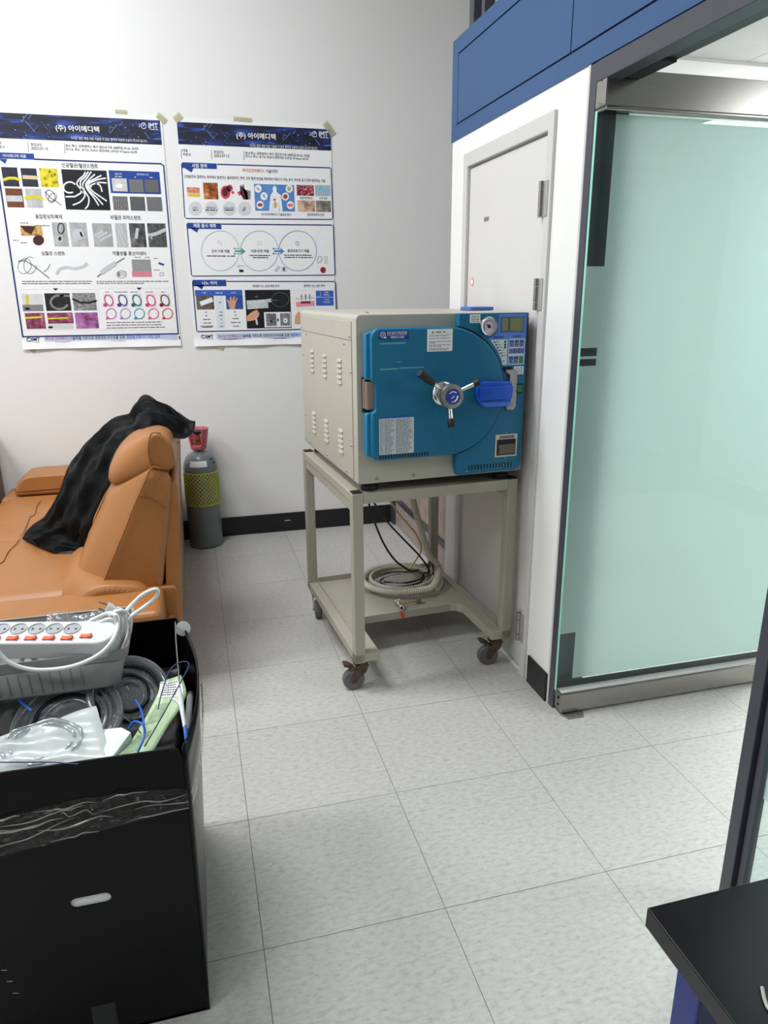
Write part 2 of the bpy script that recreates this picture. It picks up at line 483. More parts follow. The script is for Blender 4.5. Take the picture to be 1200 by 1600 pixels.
# steel door
d1 = thing('door_1', 'closed pale grey steel door in the white partition', 'door', (PX, (DY0 + DY1) / 2, 0), kind='structure')
fm = MB()
fm.prism([(DY0 + 0.03, 0), (DY0 + 0.03, DZ + 0.04), (DY1 - 0.03, DZ + 0.04), (DY1 - 0.03, 0), (DY1 + 0.012, 0), (DY1 + 0.012, DZ - 0.014), (DY0 - 0.012, DZ - 0.014), (DY0 - 0.012, 0)], 0, PX - 0.012, PX + 0.06)
fm.build('door_frame', M_frame, d1, bevel=0.003)
leaf = MB().box(PX + 0.002, DY0 - 0.018, 0.025, PX + 0.045, DY1 + 0.018, DZ - 0.022).build('door_leaf', M_door, d1, bevel=0.002)
MB().box(PX + 0.02, DY0 - 0.010, 0.012, PX + 0.05, DY1 + 0.010, 0.0245).build('threshold_gap', M_dark, d1)
for z0, z1 in ((1.712, 1.822), (1.411, 1.516), (0.147, 0.265)):
    hg = MB().box(PX - 0.016, -1.262, z0, PX + 0.003, -1.198, z1).build('hinge', mat('satin_hinge_steel', (0.55, 0.54, 0.51), 0.4, metal=0.6), d1, bevel=0.001)
    kn = MB()
    for a, b in ((0, 0.24), (0.26, 0.74), (0.76, 1)):
        kn.lathe([(0.009, 0), (0.009, (b - a) * (z1 - z0))], 10, Matrix.Translation((PX - 0.019, -1.226, z0 + a * (z1 - z0))))
    kn.build('hinge_knuckle', M_steel, hg, smooth=40)
MB().box(PX, -0.690, 1.745, PX + 0.003, -0.735, 1.760).build('label_plate', M_grey_ink, leaf)
st = MB().prism([(y * 1.0, z) for y, z in circ(-0.578, 1.515, 0.017, 20)], 0, PX + 0.0005, PX + 0.003).build('round_sticker', mat('pink_sticker', rgb(226, 120, 130), 0.5), leaf)
MB().prism(circ(-0.578, 1.515, 0.011, 16), 0, PX, PX + 0.002).build('sticker_mark', M_white_ink, leaf)

# blue fascia above the partition: board, border frame and single panels with dark grooves
fa = thing('trim_1', 'blue panelled fascia above the white partition', 'fascia', (PX, -2.0, 2.1), kind='structure')
FX = PX - 0.004
MB().box(FX + 0.006, -3.95, 2.1, FX + 0.06, -0.296, 2.487).build('backing_board', mat('dark_navy_groove', rgb(12, 26, 58), 0.5), fa)
MB().box(FX, -3.95, 2.1, FX + 0.007, -0.296, 2.158).build('bottom_rail', M_blue, fa, bevel=0.001)
MB().box(FX, -3.95, 2.428, FX + 0.007, -0.296, 2.487).build('top_rail', M_blue, fa, bevel=0.001)
MB().box(FX, -0.364, 2.158, FX + 0.007, -0.296, 2.428).build('end_stile', M_blue, fa, bevel=0.001)
yy = -0.370
while yy > -3.9:
    y1 = max(yy - 0.968, -3.95)
    MB().box(FX, yy, 2.164, FX + 0.007, y1, 2.422).build('panel', M_blue, fa, bevel=0.001)
    yy = y1 - 0.006
# posts above the fascia
for k, (y0, y1, x0) in enumerate(((-0.325, -0.375, 1.19), (-0.472, -0.505, 1.185))):
    o = MB().box(x0, y0, 2.1, x0 + 0.045, y1, HC_Z).build('support_post', M_alu, bevel=0.003)
    root_at_base(o); tag(o, ('wider dark grey post rising above the blue fascia near its end', 'slimmer dark grey post rising above the blue fascia')[k], 'post', 'posts above the blue fascia')

# dark aluminium door frame of the glass entrance
ef = thing('trim_2', 'dark grey aluminium frame around the glass entrance', 'frame', (PX + 0.05, -1.93, 0), kind='structure')
MB().box(PX - 0.001, YE - 0.012, 0, PX + 0.115, YE - 0.046, 2.098).build('jamb', M_alu, ef, bevel=0.002)
MB().box(PX - 0.002, -3.95, 2.044, PX + 0.052, YE - 0.046, 2.0985).build('header', M_alu, ef, bevel=0.002)
MB().box(PX + 0.052, -3.95, 2.056, PX + 0.115, YE - 0.046, 2.0985).build('header_channel', mat('charcoal_channel', rgb(58, 62, 64), 0.45), ef)
MB().box(PX + 0.058, -1.56, 2.0555, PX + 0.105, -1.72, 2.046).build('pivot_box', M_dark, ef)
NJ = -2.392
MB().box(PX - 0.001, NJ, 0, PX + 0.046, NJ - 0.034, 2.044).build('jamb', M_alu, ef, bevel=0.002)
MB().box(PX + 0.012, NJ - 0.034, 0, PX + 0.030, NJ - 0.042, 2.044).build('glazing_groove', M_dark, ef)
MB().box(PX + 0.010, NJ - 0.042, 0.03, PX + 0.032, NJ - 0.058, 2.044).build('glazing_bead', M_alu, ef)
MB().box(PX + 0.002, NJ - 0.034, 0, PX + 0.044, -3.95, 0.03).build('sill', M_alu, ef, bevel=0.002)

# frosted film as real sheets on the glass
def film_material():
    m = bpy.data.materials.new('frosted_film'); m.use_nodes = True
    nt = m.node_tree; N = nt.nodes; L = nt.links
    N.remove(N['Principled BSDF']); out = N['Material Output']
    df = N.new('ShaderNodeBsdfDiffuse'); df.inputs[0].default_value = (0.82, 0.885, 0.865, 1)
    tl = N.new('ShaderNodeBsdfTranslucent'); tl.inputs[0].default_value = (0.92, 0.97, 0.955, 1)
    tr = N.new('ShaderNodeBsdfTransparent'); tr.inputs[0].default_value = (0.92, 0.98, 0.96, 1)
    m0 = N.new('ShaderNodeMixShader'); m0.inputs[0].default_value = 0.55
    L.new(df.outputs[0], m0.inputs[1]); L.new(tl.outputs[0], m0.inputs[2])
    m1 = N.new('ShaderNodeMixShader'); m1.inputs[0].default_value = 0.12
    L.new(m0.outputs[0], m1.inputs[1]); L.new(tr.outputs[0], m1.inputs[2])
    L.new(m1.outputs[0], out.inputs['Surface'])
    return m
M_film = film_material()

# glass door, standing open at right angles to the partition
d2 = thing('door_2', 'open frosted glass door with stainless steel rails', 'door', (PX + 0.45, -1.53, 0), kind='structure')
GX0, GX1 = PX - 0.010, PX + 0.90
MB().box(GX0, -1.536, 0.07, GX1, -1.524, 1.985).build('glass_pane', M_glass, d2)
MB().box(GX0 - 0.0008, -1.5362, 0.095, GX0, -1.5238, 1.965).build('glass_edge', mat('green_glass_edge', rgb(150, 215, 195), 0.2), d2)
for (x0, z0, x1, z1) in ((1.193, 1.545, GX1 - 0.01, 1.962), (GX0 + 0.004, 1.302, GX1 - 0.01, 1.545), (1.190, 1.276, GX1 - 0.01, 1.302), (GX0 + 0.004, 1.268, GX1 - 0.01, 1.276),
                         (1.190, 1.246, GX1 - 0.01, 1.268), (GX0 + 0.004, 0.312, GX1 - 0.01, 1.246), (1.193, 0.128, GX1 - 0.01, 0.312)):
    MB().box(x0, -1.5236, z0, x1, -1.5232, z1).build('frosted_film', M_film, d2)
rail_t = MB().box(PX + 0.004, -1.556, 1.975, GX1 + 0.004, -1.504, 2.068).build('top_rail', M_steel, d2, bevel=0.0015)
MB().box(PX + 0.004, -1.559, 1.964, GX1 + 0.004, -1.501, 1.976).build('rail_lip', M_steel, d2, bevel=0.004, seg=3)
MB().box(PX + 0.000, -1.557, 1.976, PX + 0.005, -1.503, 2.067).build('rail_end_cap', M_steel, d2, bevel=0.001)
MB().lathe([(0.004, 0), (0.004, 0.001)], 10, Matrix.Translation((PX + 0.0002, -1.53, 2.045)) @ Matrix.Rotation(-PI / 2, 4, 'Y')).build('screw_hole', M_dark, d2)
MB().box(PX + 0.004, -1.557, 0.012, GX1 + 0.004, -1.503, 0.088).build('bottom_rail', M_steel, d2, bevel=0.003)
MB().box(PX + 0.004, -1.553, 0.088, GX1 + 0.004, -1.507, 0.096).build('rail_lip', M_frame, d2, bevel=0.003)
for z in (0.035, 0.062):
    MB().lathe([(0.005, 0), (0.005, 0.0015)], 10, Matrix.Translation((PX + 0.0035, -1.53, z)) @ Matrix.Rotation(-PI / 2, 4, 'Y')).build('screw_hole', M_dark, d2)
MB().prism([(1.142, -1.50), (1.142, -1.555), (1.155, -1.585), (1.215, -1.585), (1.228, -1.56), (1.228, -1.50)], 2, 0.0, 0.007).build('floor_pivot_plate', M_zinc, d2, bevel=0.001)

MB().box(GX0 + 0.004, -1.5234, 0.096, GX1, -1.5222, 0.122).build('bottom_seal', M_dark, d2)
# fixed glazed panel nearer the camera
w1 = thing('window_1', 'fixed clear and frosted glass panel beside the black table', 'window', (PX + 0.05, -3.1, 0), kind='structure')
MB().box(PX + 0.016, NJ - 0.05, 0.03, PX + 0.026, -3.95, 2.044).build('glass_pane', M_glass, w1)
MB().box(PX + 0.0265, NJ - 0.059, 0.33, PX + 0.027, -3.95, 2.03).build('frosted_film', M_film, w1)

# room behind the glass: ceiling with cornice, back and side walls
ci = MB().box(PX + 0.1, -4.6, 2.46, 4.2, YB, 2.5).build('ceiling_inner', M_joint); tag(ci, 'white tiled ceiling behind the glass door', 'ceiling', kind='structure')
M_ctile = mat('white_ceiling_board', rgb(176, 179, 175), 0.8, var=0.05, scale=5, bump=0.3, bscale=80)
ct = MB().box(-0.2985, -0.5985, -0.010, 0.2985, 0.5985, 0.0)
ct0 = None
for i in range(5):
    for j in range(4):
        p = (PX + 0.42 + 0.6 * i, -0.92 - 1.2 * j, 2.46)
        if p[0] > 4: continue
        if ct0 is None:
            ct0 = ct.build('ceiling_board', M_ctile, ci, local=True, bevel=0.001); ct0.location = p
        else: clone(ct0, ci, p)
wi = MB().box(PX + 0.1, YB - 0.1, 0, 4.2, YB, 2.46).build('wall_inner', M_wall); tag(wi, 'white back wall of the room behind the glass', 'wall', kind='structure')
co = MB().prism([(YB - 0.1, 2.39), (YB - 0.1, 2.45), (YB - 0.17, 2.45), (YB - 0.17, 2.435), (YB - 0.12, 2.39)], 0, PX + 0.1, 4.2).build('trim_3', M_part)
tag(co, 'pale cornice under the inner room ceiling', 'cornice', kind='structure')
wr = MB().box(4.1, -4.6, 0, 4.2, YB, 2.46).build('wall_inner_side', M_wall); tag(wr, 'white side wall of the room behind the glass', 'wall', kind='structure')

bi = MB().box(PX + 0.1, YB - 0.109, 0, 4.1, YB - 0.1, 0.12).build('baseboard_inner', M_black); tag(bi, 'black skirting of the room behind the glass', 'baseboard', kind='structure')
td = MB().box(PX + 0.3, YB - 0.16, 1.02, 4.0, YB - 0.1, 1.10).build('trim_4', M_part, bevel=0.004); tag(td, 'added white strip imitating a pale band in the frosted glass', 'strip', kind='structure')  # made-up strip, added to give the faint light band across the glass
# pink marbled low screen in the recess behind the partition
sc = thing('panel_screen', 'low pinkish marbled panel screen with grey rails behind the cart', 'screen', (1.19, 0.28, 0))
M_pink = photo_mat('pink_marbled_board', [rgb(150, 134, 130), rgb(166, 149, 144), rgb(180, 164, 158)], 7, 'noise')
for y0, y1 in ((0.775, 0.27), (0.262, -0.24)):
    for z0, z1 in ((0.005, 0.168), (0.205, 0.60)):
        MB().box(1.178, y0, z0, 1.196, y1, z1).build('panel', M_pink, sc, bevel=0.001)
MB().box(1.168, 0.80, 0.168, 1.2, -0.25, 0.205).build('rail', M_alu, sc, bevel=0.002)
MB().box(1.168, 0.80, 0.60, 1.2, -0.25, 0.63).build('rail', M_alu, sc, bevel=0.002)
MB().box(1.160, 0.838, 0.0, 1.2, 0.778, 0.63).build('post', M_alu, sc, bevel=0.002)
MB().box(1.168, -0.245, 0.0, 1.2, -0.275, 0.63).build('post', M_alu, sc, bevel=0.002)
# ------------------------------------------------------------------ cart
CO = (0.457, -1.215, 0.0); CR = math.radians(4.0)
cart = thing('equipment_cart', 'cream grey steel cart on rusty casters carrying the sterilizer', 'cart', CO, CR)
CW, CD, CT, LG = 0.655, 0.79, 0.795, 0.04
def cpart(name, mb, m, parent=cart, **kw): return mb.build(name, m, parent, local=True, **kw)
for x in (0, CW - LG):
    for y in (0, CD - LG):
        cpart('leg', MB().box(x, y, 0.128, x + LG, y + LG, CT), M_cart, bevel=0.003)
        cpart('end_cap', MB().box(x + 0.002, y + 0.002, CT, x + LG - 0.002, y + LG - 0.002, CT + 0.005), M_rubber, bevel=0.001)
for y in (0.0, CD - LG):
    cpart('top_beam', MB().box(LG, y, CT - 0.04, CW - LG, y + LG, CT), M_cart, bevel=0.003)
for x in (0.0, CW - LG):
    cpart('top_beam', MB().box(x, LG, CT - 0.034, x + LG, CD - LG, CT), M_cart, bevel=0.003)
    cpart('side_rail', MB().box(x + 0.004, LG, CT - 0.072, x + LG - 0.004, CD - LG, CT - 0.036), M_cart, bevel=0.002)
cpart('top_plate', MB().box(LG, LG, CT - 0.012, CW - LG, CD - LG, CT - 0.002), M_cart)
# U-shaped tray with a cut-out at the front
tr = [(0.0, 0.0), (0.098, 0.0), (0.098, 0.19), (0.112, 0.28), (0.135, 0.315), (0.53, 0.313), (0.556, 0.303), (0.571, 0.275), (0.572, 0.0), (CW, 0.0), (CW, CD), (0, CD)]
tray = cpart('tray', MB().prism(tr, 2, 0.130, 0.166), M_cart, bevel=0.003)
for x0, x1 in ((0.04, 0.044), (CW - 0.044, CW - 0.04)):
    cpart('tray_flange', MB().box(x0, 0.04, 0.166, x1, CD - 0.04, 0.176), M_cart, tray)
cpart('tray_flange', MB().box(0.04, CD - 0.044, 0.166, CW - 0.04, CD - 0.04, 0.19), M_cart, tray)

M_rust = mat('rusty_steel', rgb(88, 70, 60), 0.75, metal=0.25, var=0.4, scale=55, bump=0.5, bscale=160)
M_wheel = mat('grey_rubber_tyre', rgb(98, 99, 101), 0.6, var=0.06)
M_hub = mat('rusty_brass_hub', rgb(140, 106, 74), 0.6, metal=0.3, var=0.35, scale=60)
def caster(px_, py_, ang, rust=True):
    m_body = M_rust if rust else M_zinc
    R = Matrix.Translation((px_, py_, 0)) @ Matrix.Rotation(ang, 4, 'Z')
    wr, off = 0.043, 0.034
    b = MB(R)
    b.box(-0.036, -0.03, 0.121, 0.036, 0.03, 0.1285)                       # mounting plate
    b.lathe([(0.024, 0.106), (0.026, 0.112), (0.024, 0.121)], 16)
    for s in (-1, 1):                                                         # fork cheeks
        b.prism([(-0.024, 0.108), (0.022, 0.108), (0.020, 0.085), (off + 0.010, wr + 0.010), (off + 0.009, wr - 0.009), (off - 0.009, wr - 0.009), (off - 0.014, wr + 0.008), (-0.012, 0.075)], 1, s * 0.021 - 0.0015, s * 0.021 + 0.0015)
    b.box(-0.02, -0.022, 0.100, 0.03, 0.022, 0.108)
    f = cpart('caster', b, m_body, bevel=0.001)
    w = MB(R)
    Mw = Matrix.Translation((off, 0, wr)) @ Matrix.Rotation(PI / 2, 4, 'X')
    w.lathe([(0.030, -0.0145), (0.039, -0.0145), (0.043, -0.009), (0.043, 0.009), (0.039, 0.0145), (0.030, 0.0145)], 28, Mw)
    cpart('wheel', w, M_wheel, f, smooth=35)
    h = MB(R)
    h.lathe([(0.0, -0.0175), (0.008, -0.0175), (0.010, -0.014), (0.024, -0.012), (0.0305, -0.0155), (0.0305, 0.0155), (0.024, 0.012), (0.010, 0.014), (0.008, 0.0175), (0.0, 0.0175)], 20, Mw)
    cpart('hub', h, M_hub if rust else M_zinc, f, smooth=35)
    if rust:
        p = MB(R)
        p.prism([(0.03, 0.094), (0.056, 0.112), (0.072, 0.116), (0.074, 0.108), (0.058, 0.101), (0.036, 0.084)], 1, -0.019, 0.019)
        cpart('brake_pedal', p, M_rust, f, bevel=0.001)
    a = MB(R)
    a.lathe([(0.005, -0.026), (0.005, 0.026)], 8, Mw)
    cpart('axle', a, m_body, f)
caster(0.038, 0.045, math.radians(176))
caster(0.615, 0.045, math.radians(172))
caster(0.035, 0.755, math.radians(262), False)
caster(0.615, 0.755, math.radians(255), False)

# ------------------------------------------------------------------ gas sterilizer
SO = (0.48, -1.215, CT + 0.0)
st = thing('gas_sterilizer', 'beige box sterilizer with big teal door and control panel on the cart', 'sterilizer', SO, CR)
BZ = 0.034                        # feet height; local heights below are from the body's underside
SM = Matrix.Translation((0, 0, BZ))
SW, SD, SH = 0.64, 0.83, 0.575
def sp(name, mb, m, parent=st, **kw): return mb.build(name, m, parent, local=True, **kw)
def smb(): return MB(SM)

body = sp('body', smb().prism([(0.0, 0.0), (SW, 0.0)] + [(SW - 0.018 + 0.018 * math.cos(a), SH - 0.018 + 0.018 * math.sin(a)) for a in [k * PI / 12 for k in range(7)]]
          + [(0.018 + 0.018 * math.cos(a), SH - 0.018 + 0.018 * math.sin(a)) for a in [PI / 2 + k * PI / 12 for k in range(7)]], 1, 0.0, SD), M_beige, smooth=30, bevel=0.002)
side = sp('side_panel', smb().box(-0.0016, 0.055, 0.006, 0.0, SD - 0.004, 0.488), M_beige, bevel=0.0006)
sp('side_cover', smb().box(-0.0016, 0.055, 0.4905, 0.0, SD - 0.004, 0.552), M_beige, bevel=0.0006)
sp('panel_gap', smb().box(-0.0006, 0.050, 0.004, 0.0, 0.056, 0.552), mat('shadow_gap', rgb(120, 116, 104), 0.7))
sp('panel_gap', smb().box(-0.0006, 0.055, 0.4875, 0.0, SD - 0.004, 0.491), mat('shadow_gap', rgb(120, 116, 104), 0.7))
# louvres: pressed hoods with a dark slit below each
lv = MB().add([(0, -0.028, 0), (0, 0.028, 0), (0, 0.028, 0.013), (0, -0.028, 0.013), (-0.006, -0.026, 0.002), (-0.006, 0.026, 0.002)],
              [(0, 1, 5, 4), (4, 5, 2, 3), (0, 4, 3), (1, 2, 5), (0, 3, 2, 1)])
lvs = MB().box(-0.0004, -0.025, -0.0016, 0.0012, 0.025, 0.0016)
l0 = None
for y, zs in ((0.627, (0.33, 0.074)), (0.42, (0.328, 0.074)), (0.206, (0.327, 0.072))):
    for zb in zs:
        for k in range(5):
            p = (-0.0016, y, BZ + zb + 0.0195 * k)
            if l0 is None:
                l0 = sp('louver', lv, M_beige, side); l0.location = p
                s0 = sp('louver_slit', lvs, M_dark, side); s0.location = p
            else:
                clone(l0, side, p); clone(s0, side, p)
scr = MB().lathe([(0.0, -0.003), (0.003, -0.0028), (0.0046, -0.0015), (0.005, 0.0), (0.005, 0.001)], 12, Matrix())
MX = Matrix.Rotation(PI / 2, 4, 'Y')          # screws on the left side face -x
MY = Matrix.Rotation(-PI / 2, 4, 'X')         # screws on the front face -y
sc0 = sp('screw', scr, M_zinc, smooth=50)
first = True
for y, z in ((0.72, 0.48), (0.070, 0.502), (0.139, 0.474), (0.787, 0.389), (0.066, 0.382), (0.785, 0.13), (0.808, 0.02), (0.712, 0.02), (0.422, 0.02), (0.138, 0.018), (0.068, 0.127), (0.80, 0.505)):
    Mm = Matrix.Translation((-0.0016, y, BZ + z)) @ MX
    if first: sc0.matrix_basis = Mm; first = False
    else: clone(sc0, st, M=Mm)
for x, z in ((0.067, 0.017), (0.207, 0.017)):
    clone(sc0, st, M=Matrix.Translation((x, 0.0, BZ + z)) @ MY @ Matrix.Scale(1.35, 4))
sp('screw', smb().lathe([(0.006, 0), (0.005, 0.004), (0, 0.005)], 10, Matrix.Translation((0.09, 0.16, SH))), M_zinc, smooth=50)
for x in (0.055, SW - 0.06):
    for y in (0.05, SD - 0.08):
        sp('foot', MB().lathe([(0.031, 0.0), (0.033, 0.006), (0.030, 0.018), (0.024, 0.022), (0.024, 0.036)], 20, Matrix.Translation((x, y, 0.0))), M_rubber, smooth=40)

# right-hand side boxes
sp('side_duct', smb().box(SW, 0.02, 0.05, SW + 0.012, 0.30, 0.52), M_beige, bevel=0.002)

# teal chamber door
DCX, DCZ, DR = 0.31, 0.311, 0.221
arc = [(DCX + DR * math.cos(a), DCZ + DR * math.sin(a)) for a in [math.radians(-90 + 180 * k / 36) for k in range(37)]]
left = [(0.064, 0.532), (0.050, 0.528), (0.040, 0.518), (0.036, 0.505), (0.036, 0.362), (0.050, 0.356), (0.050, 0.264), (0.036, 0.258), (0.036, 0.117), (0.040, 0.104), (0.050, 0.094), (0.064, 0.090)]
door = sp('chamber_door', smb().prism(arc + left, 1, -0.050, -0.010), M_teal, smooth=35, bevel=0.007, seg=3)
sp('door_skirt', smb().prism([(DCX + 0.213 * math.cos(a), DCZ + 0.213 * math.sin(a)) for a in [math.radians(-90 + 180 * k / 36) for k in range(37)]] +
   [(0.05, 0.524), (0.022, 0.516), (0.022, 0.366), (0.05, 0.362), (0.05, 0.258), (0.022, 0.252), (0.022, 0.106), (0.05, 0.098)], 1, -0.03, 0.0), mat('lighter_teal_edge', rgb(28, 128, 170), 0.4), door, smooth=35, bevel=0.004)
hb = sp('door_hinge', smb().box(0.016, -0.006, 0.255, 0.060, 0.0, 0.372), M_dark, bevel=0.001)
sp('hinge_bracket', smb().box(0.024, -0.034, 0.266, 0.052, -0.004, 0.358), mat('brownish_metal', rgb(150, 132, 118), 0.45, metal=0.3), hb, bevel=0.002)
sp('hinge_plate', smb().box(0.018, -0.010, 0.268, 0.0255, -0.004, 0.366), M_beige, hb)
slot = MB().box(-0.0028, -0.0508, -0.0065, 0.0028, -0.0495, 0.0065)
s1 = None
for k in range(18):
    p = (0.064 + 0.0103 * k, 0.0, BZ + 0.1035)
    if s1 is None: s1 = sp('vent_slot', slot, M_dark, door); s1.location = p
    else: clone(s1, door, p)
M_res = mat('yellowed_tape_residue', rgb(92, 160, 178), 0.35, var=0.1)
for x0, z0, x1, z1 in ((0.066, 0.481, 0.157, 0.486), (0.066, 0.398, 0.128, 0.4035), (0.132, 0.400, 0.222, 0.4045), (0.125, 0.421, 0.142, 0.424)):
    sp('tape_residue', smb().box(x0, -0.0507, z0, x1, -0.0498, z1), M_res, door)

# name plate, warning label, instruction table
M_plate = mat('blue_name_plate', rgb(22, 62, 140), 0.35, var=0.03)
np_ = sp('name_plate', smb().prism(rrect(0.064, 0.496, 0.167, 0.526, 0.003), 1, -0.0515, -0.0495), M_plate, door)
mb = smb()
lettering(mb, 'E.O GAS STERILIZER', 0.092, 0.5128, 0.161, 0.5220, -0.0518)
lettering(mb, 'PERSON -EO80', 0.104, 0.4995, 0.150, 0.5070, -0.0518)
mb.box(0.092, -0.0518, 0.5100, 0.160, -0.0516, 0.5106)
for r0, r1 in ((0.0095, 0.0080), (0.0045, 0.0032)):
    o1, i1 = circ(0.0765, 0.512, r0, 20), circ(0.0765, 0.512, r1, 20)
    for k in range(20):
        a, b = k, (k + 1) % 20
        mb.add([(o1[a][0], -0.0518, o1[a][1]), (o1[b][0], -0.0518, o1[b][1]), (i1[b][0], -0.0518, i1[b][1]), (i1[a][0], -0.0518, i1[a][1])], [(0, 1, 2, 3)])
mb.box(0.080, -0.0518, 0.501, 0.089, -0.0516, 0.5045)
sp('lettering', mb, M_white_ink, np_)
wlb = sp('warning_label', smb().prism(rrect(0.233, 0.453, 0.325, 0.526, 0.002), 1, -0.0515, -0.0495), M_paper, door)
def dashes(mb, x0, x1, z, h, y, rnd, gap=0.12):
    """an illegible line of print"""
    x = x0
    while x < x1 - h:
        w = min(h * rnd.uniform(2, 7), x1 - x)
        mb.add([(x, y, z), (x + w, y, z), (x + w, y, z + h), (x, y, z + h)], [(0, 1, 2, 3)])
        x += w + h * rnd.uniform(0.4, 1.4)
    return mb
rnd = random.Random(3)
mb = smb()
for z, x1 in ((0.503, 0.31), (0.495, 0.312), (0.484, 0.316), (0.4795, 0.262), (0.473, 0.316), (0.468, 0.285), (0.461, 0.312), (0.4565, 0.308)):
    dashes(mb, 0.239, x1, z, 0.0022, -0.0517, rnd)
mb.add([(0.247, -0.0517, 0.5125), (0.2575, -0.0517, 0.5125), (0.2523, -0.0517, 0.5215)], [(0, 1, 2)])
dashes(mb, 0.263, 0.298, 0.514, 0.0045, -0.0517, rnd)
mb.box(0.236, -0.0517, 0.5085, 0.322, -0.0516, 0.5090)
sp('print', mb, M_grey_ink, wlb)
itb = sp('instruction_table', smb().box(0.061, -0.0515, 0.112, 0.187, -0.0495, 0.236), mat('pale_grey_label', rgb(196, 204, 208), 0.4), door)
sp('table_heading', smb().box(0.061, -0.0516, 0.236, 0.187, -0.0495, 0.242), mat('blue_heading', rgb(20, 90, 170), 0.4), itb)
mb = smb()
for k in range(27):
    z = 0.230 - 0.0044 * k
    dashes(mb, 0.064, 0.077, z, 0.0020, -0.0517, rnd)
    dashes(mb, 0.080, 0.080 + rnd.uniform(0.022, 0.037), z, 0.0022, -0.0517, rnd)
    dashes(mb, 0.121, 0.121 + rnd.uniform(0.045, 0.062), z, 0.0022, -0.0517, rnd)
sp('print', mb, M_grey_ink, itb)

# hub and its three handles
HC = (0.300, 0.308)
M_hubm = Matrix.Translation((HC[0] - 0.010, 0, BZ + HC[1] + 0.004)) @ Matrix.Rotation(PI / 2, 4, 'X')
hub = sp('locking_hub', MB().lathe([(0.020, 0.048), (0.040, 0.050), (0.042, 0.056), (0.042, 0.068), (0.038, 0.074), (0.030, 0.078), (0.028, 0.088)], 32, M_hubm), M_chrome, smooth=30)
M_hub2 = Matrix.Translation((HC[0], 0, BZ + HC[1])) @ Matrix.Rotation(PI / 2, 4, 'X')
sp('hub_cap', MB().lathe([(0.034, 0.086), (0.040, 0.090), (0.0415, 0.096), (0.0415, 0.114), (0.040, 0.118), (0.027, 0.120), (0.0268, 0.119), (0.0, 0.119)], 36, M_hub2), M_zinc, hub, smooth=25)
hd = sp('hub_badge', MB().lathe([(0.0262, 0.1185), (0.0262, 0.1200), (0.0, 0.1202)], 28, M_hub2), mat('blue_badge', rgb(30, 62, 160), 0.35), hub)
mb = smb()
def arcband(mb, cx, cz, r0, r1, a0, a1, y, n=10):
    for k in range(n):
        a, b = math.radians(a0 + (a1 - a0) * k / n), math.radians(a0 + (a1 - a0) * (k + 1) / n)
        mb.add([(cx + r0 * math.cos(a), y, cz + r0 * math.sin(a)), (cx + r1 * math.cos(a), y, cz + r1 * math.sin(a)), (cx + r1 * math.cos(b), y, cz + r1 * math.sin(b)), (cx + r0 * math.cos(b), y, cz + r0 * math.sin(b))], [(0, 1, 2, 3)])
arcband(mb, *HC, 0.015, 0.0185, 40, 120, -0.1206); arcband(mb, *HC, 0.014, 0.020, -70, 10, -0.1206)
mb.add([(HC[0] - 0.006, -0.1206, HC[1] - 0.005), (HC[0] - 0.004, -0.1206, HC[1] - 0.007), (HC[0] + 0.007, -0.1206, HC[1] + 0.002), (HC[0] + 0.005, -0.1206, HC[1] + 0.004)], [(0, 1, 2, 3)])
dashes(mb, HC[0] - 0.014, HC[0] - 0.006, HC[1] + 0.010, 0.003, -0.1206, rnd); dashes(mb, HC[0] - 0.004, HC[0] + 0.005, HC[1] - 0.019, 0.003, -0.1206, rnd)
sp('badge_mark', mb, M_white_ink, hd)
for (tx, tz, ty, grip) in ((0.176, 0.393, -0.128, 0.52), (0.398, 0.354, -0.118, 0.80), (0.298, 0.205, -0.118, 0.74)):
    a = Vector((HC[0], -0.088, BZ + HC[1])); b = Vector((tx, ty, BZ + tz)); d = b - a
    sp_ = sp('handle', MB().tube([a, a + d * (grip + 0.03)], [0.0055, 0.0085], 14), M_chrome, hub, smooth=40)
    g0 = a + d * grip
    if grip < 0.6: rr = [0.0085, 0.0125, 0.0150, 0.0150, 0.011]; ts = [0, 0.15, 0.55, 0.92, 1.0]
    else: rr = [0.0105, 0.0122, 0.0122, 0.0105]; ts = [0, 0.1, 0.92, 1.0]
    sp('grip', MB().tube([g0 + (b - g0) * t for t in ts], rr, 14), M_rubber, hub, smooth=40)

# control panel around the door
PY = -0.035
parc = [(DCX + 0.227 * math.cos(a), DCZ + 0.227 * math.sin(a)) for a in [math.radians(78 - 156 * k / 30) for k in range(31)]]
pc = [(0.357, 0.574), (0.357, parc[0][1])] + parc + [(0.357, parc[-1][1]), (0.357, 0.040), (0.366, 0.016), (0.610, 0.018), (0.616, 0.03), (0.622, 0.574)]
panel = sp('control_panel', smb().prism(pc, 1, PY, -0.0005), M_teal, smooth=25, bevel=0.002)
sp('panel_drop', smb().prism([(0.357, 0.040), (0.366, 0.010), (0.60, 0.012), (0.60, 0.03)], 1, PY + 0.004, -0.001), M_teal, panel)
vs = MB().box(-0.0024, PY - 0.0006, -0.0085, 0.0024, PY + 0.002, 0.0085); v0 = None
for k in range(15):
    p = (0.408 + 0.0122 * k, 0, BZ + 0.035)
    if v0 is None: v0 = sp('vent_slot', vs, M_dark, panel); v0.location = p
    else: clone(v0, panel, p)
vs = MB().box(-0.004, PY - 0.0004, -0.0035, 0.002, PY + 0.012, 0.0035); v0 = None
for k in range(18):
    p = (0.6208 - 0.00022 * k, 0, BZ + 0.553 - 0.0088 * k)
    if v0 is None: v0 = sp('edge_vent', vs, M_dark, panel); v0.location = p
    else: clone(v0, panel, p)

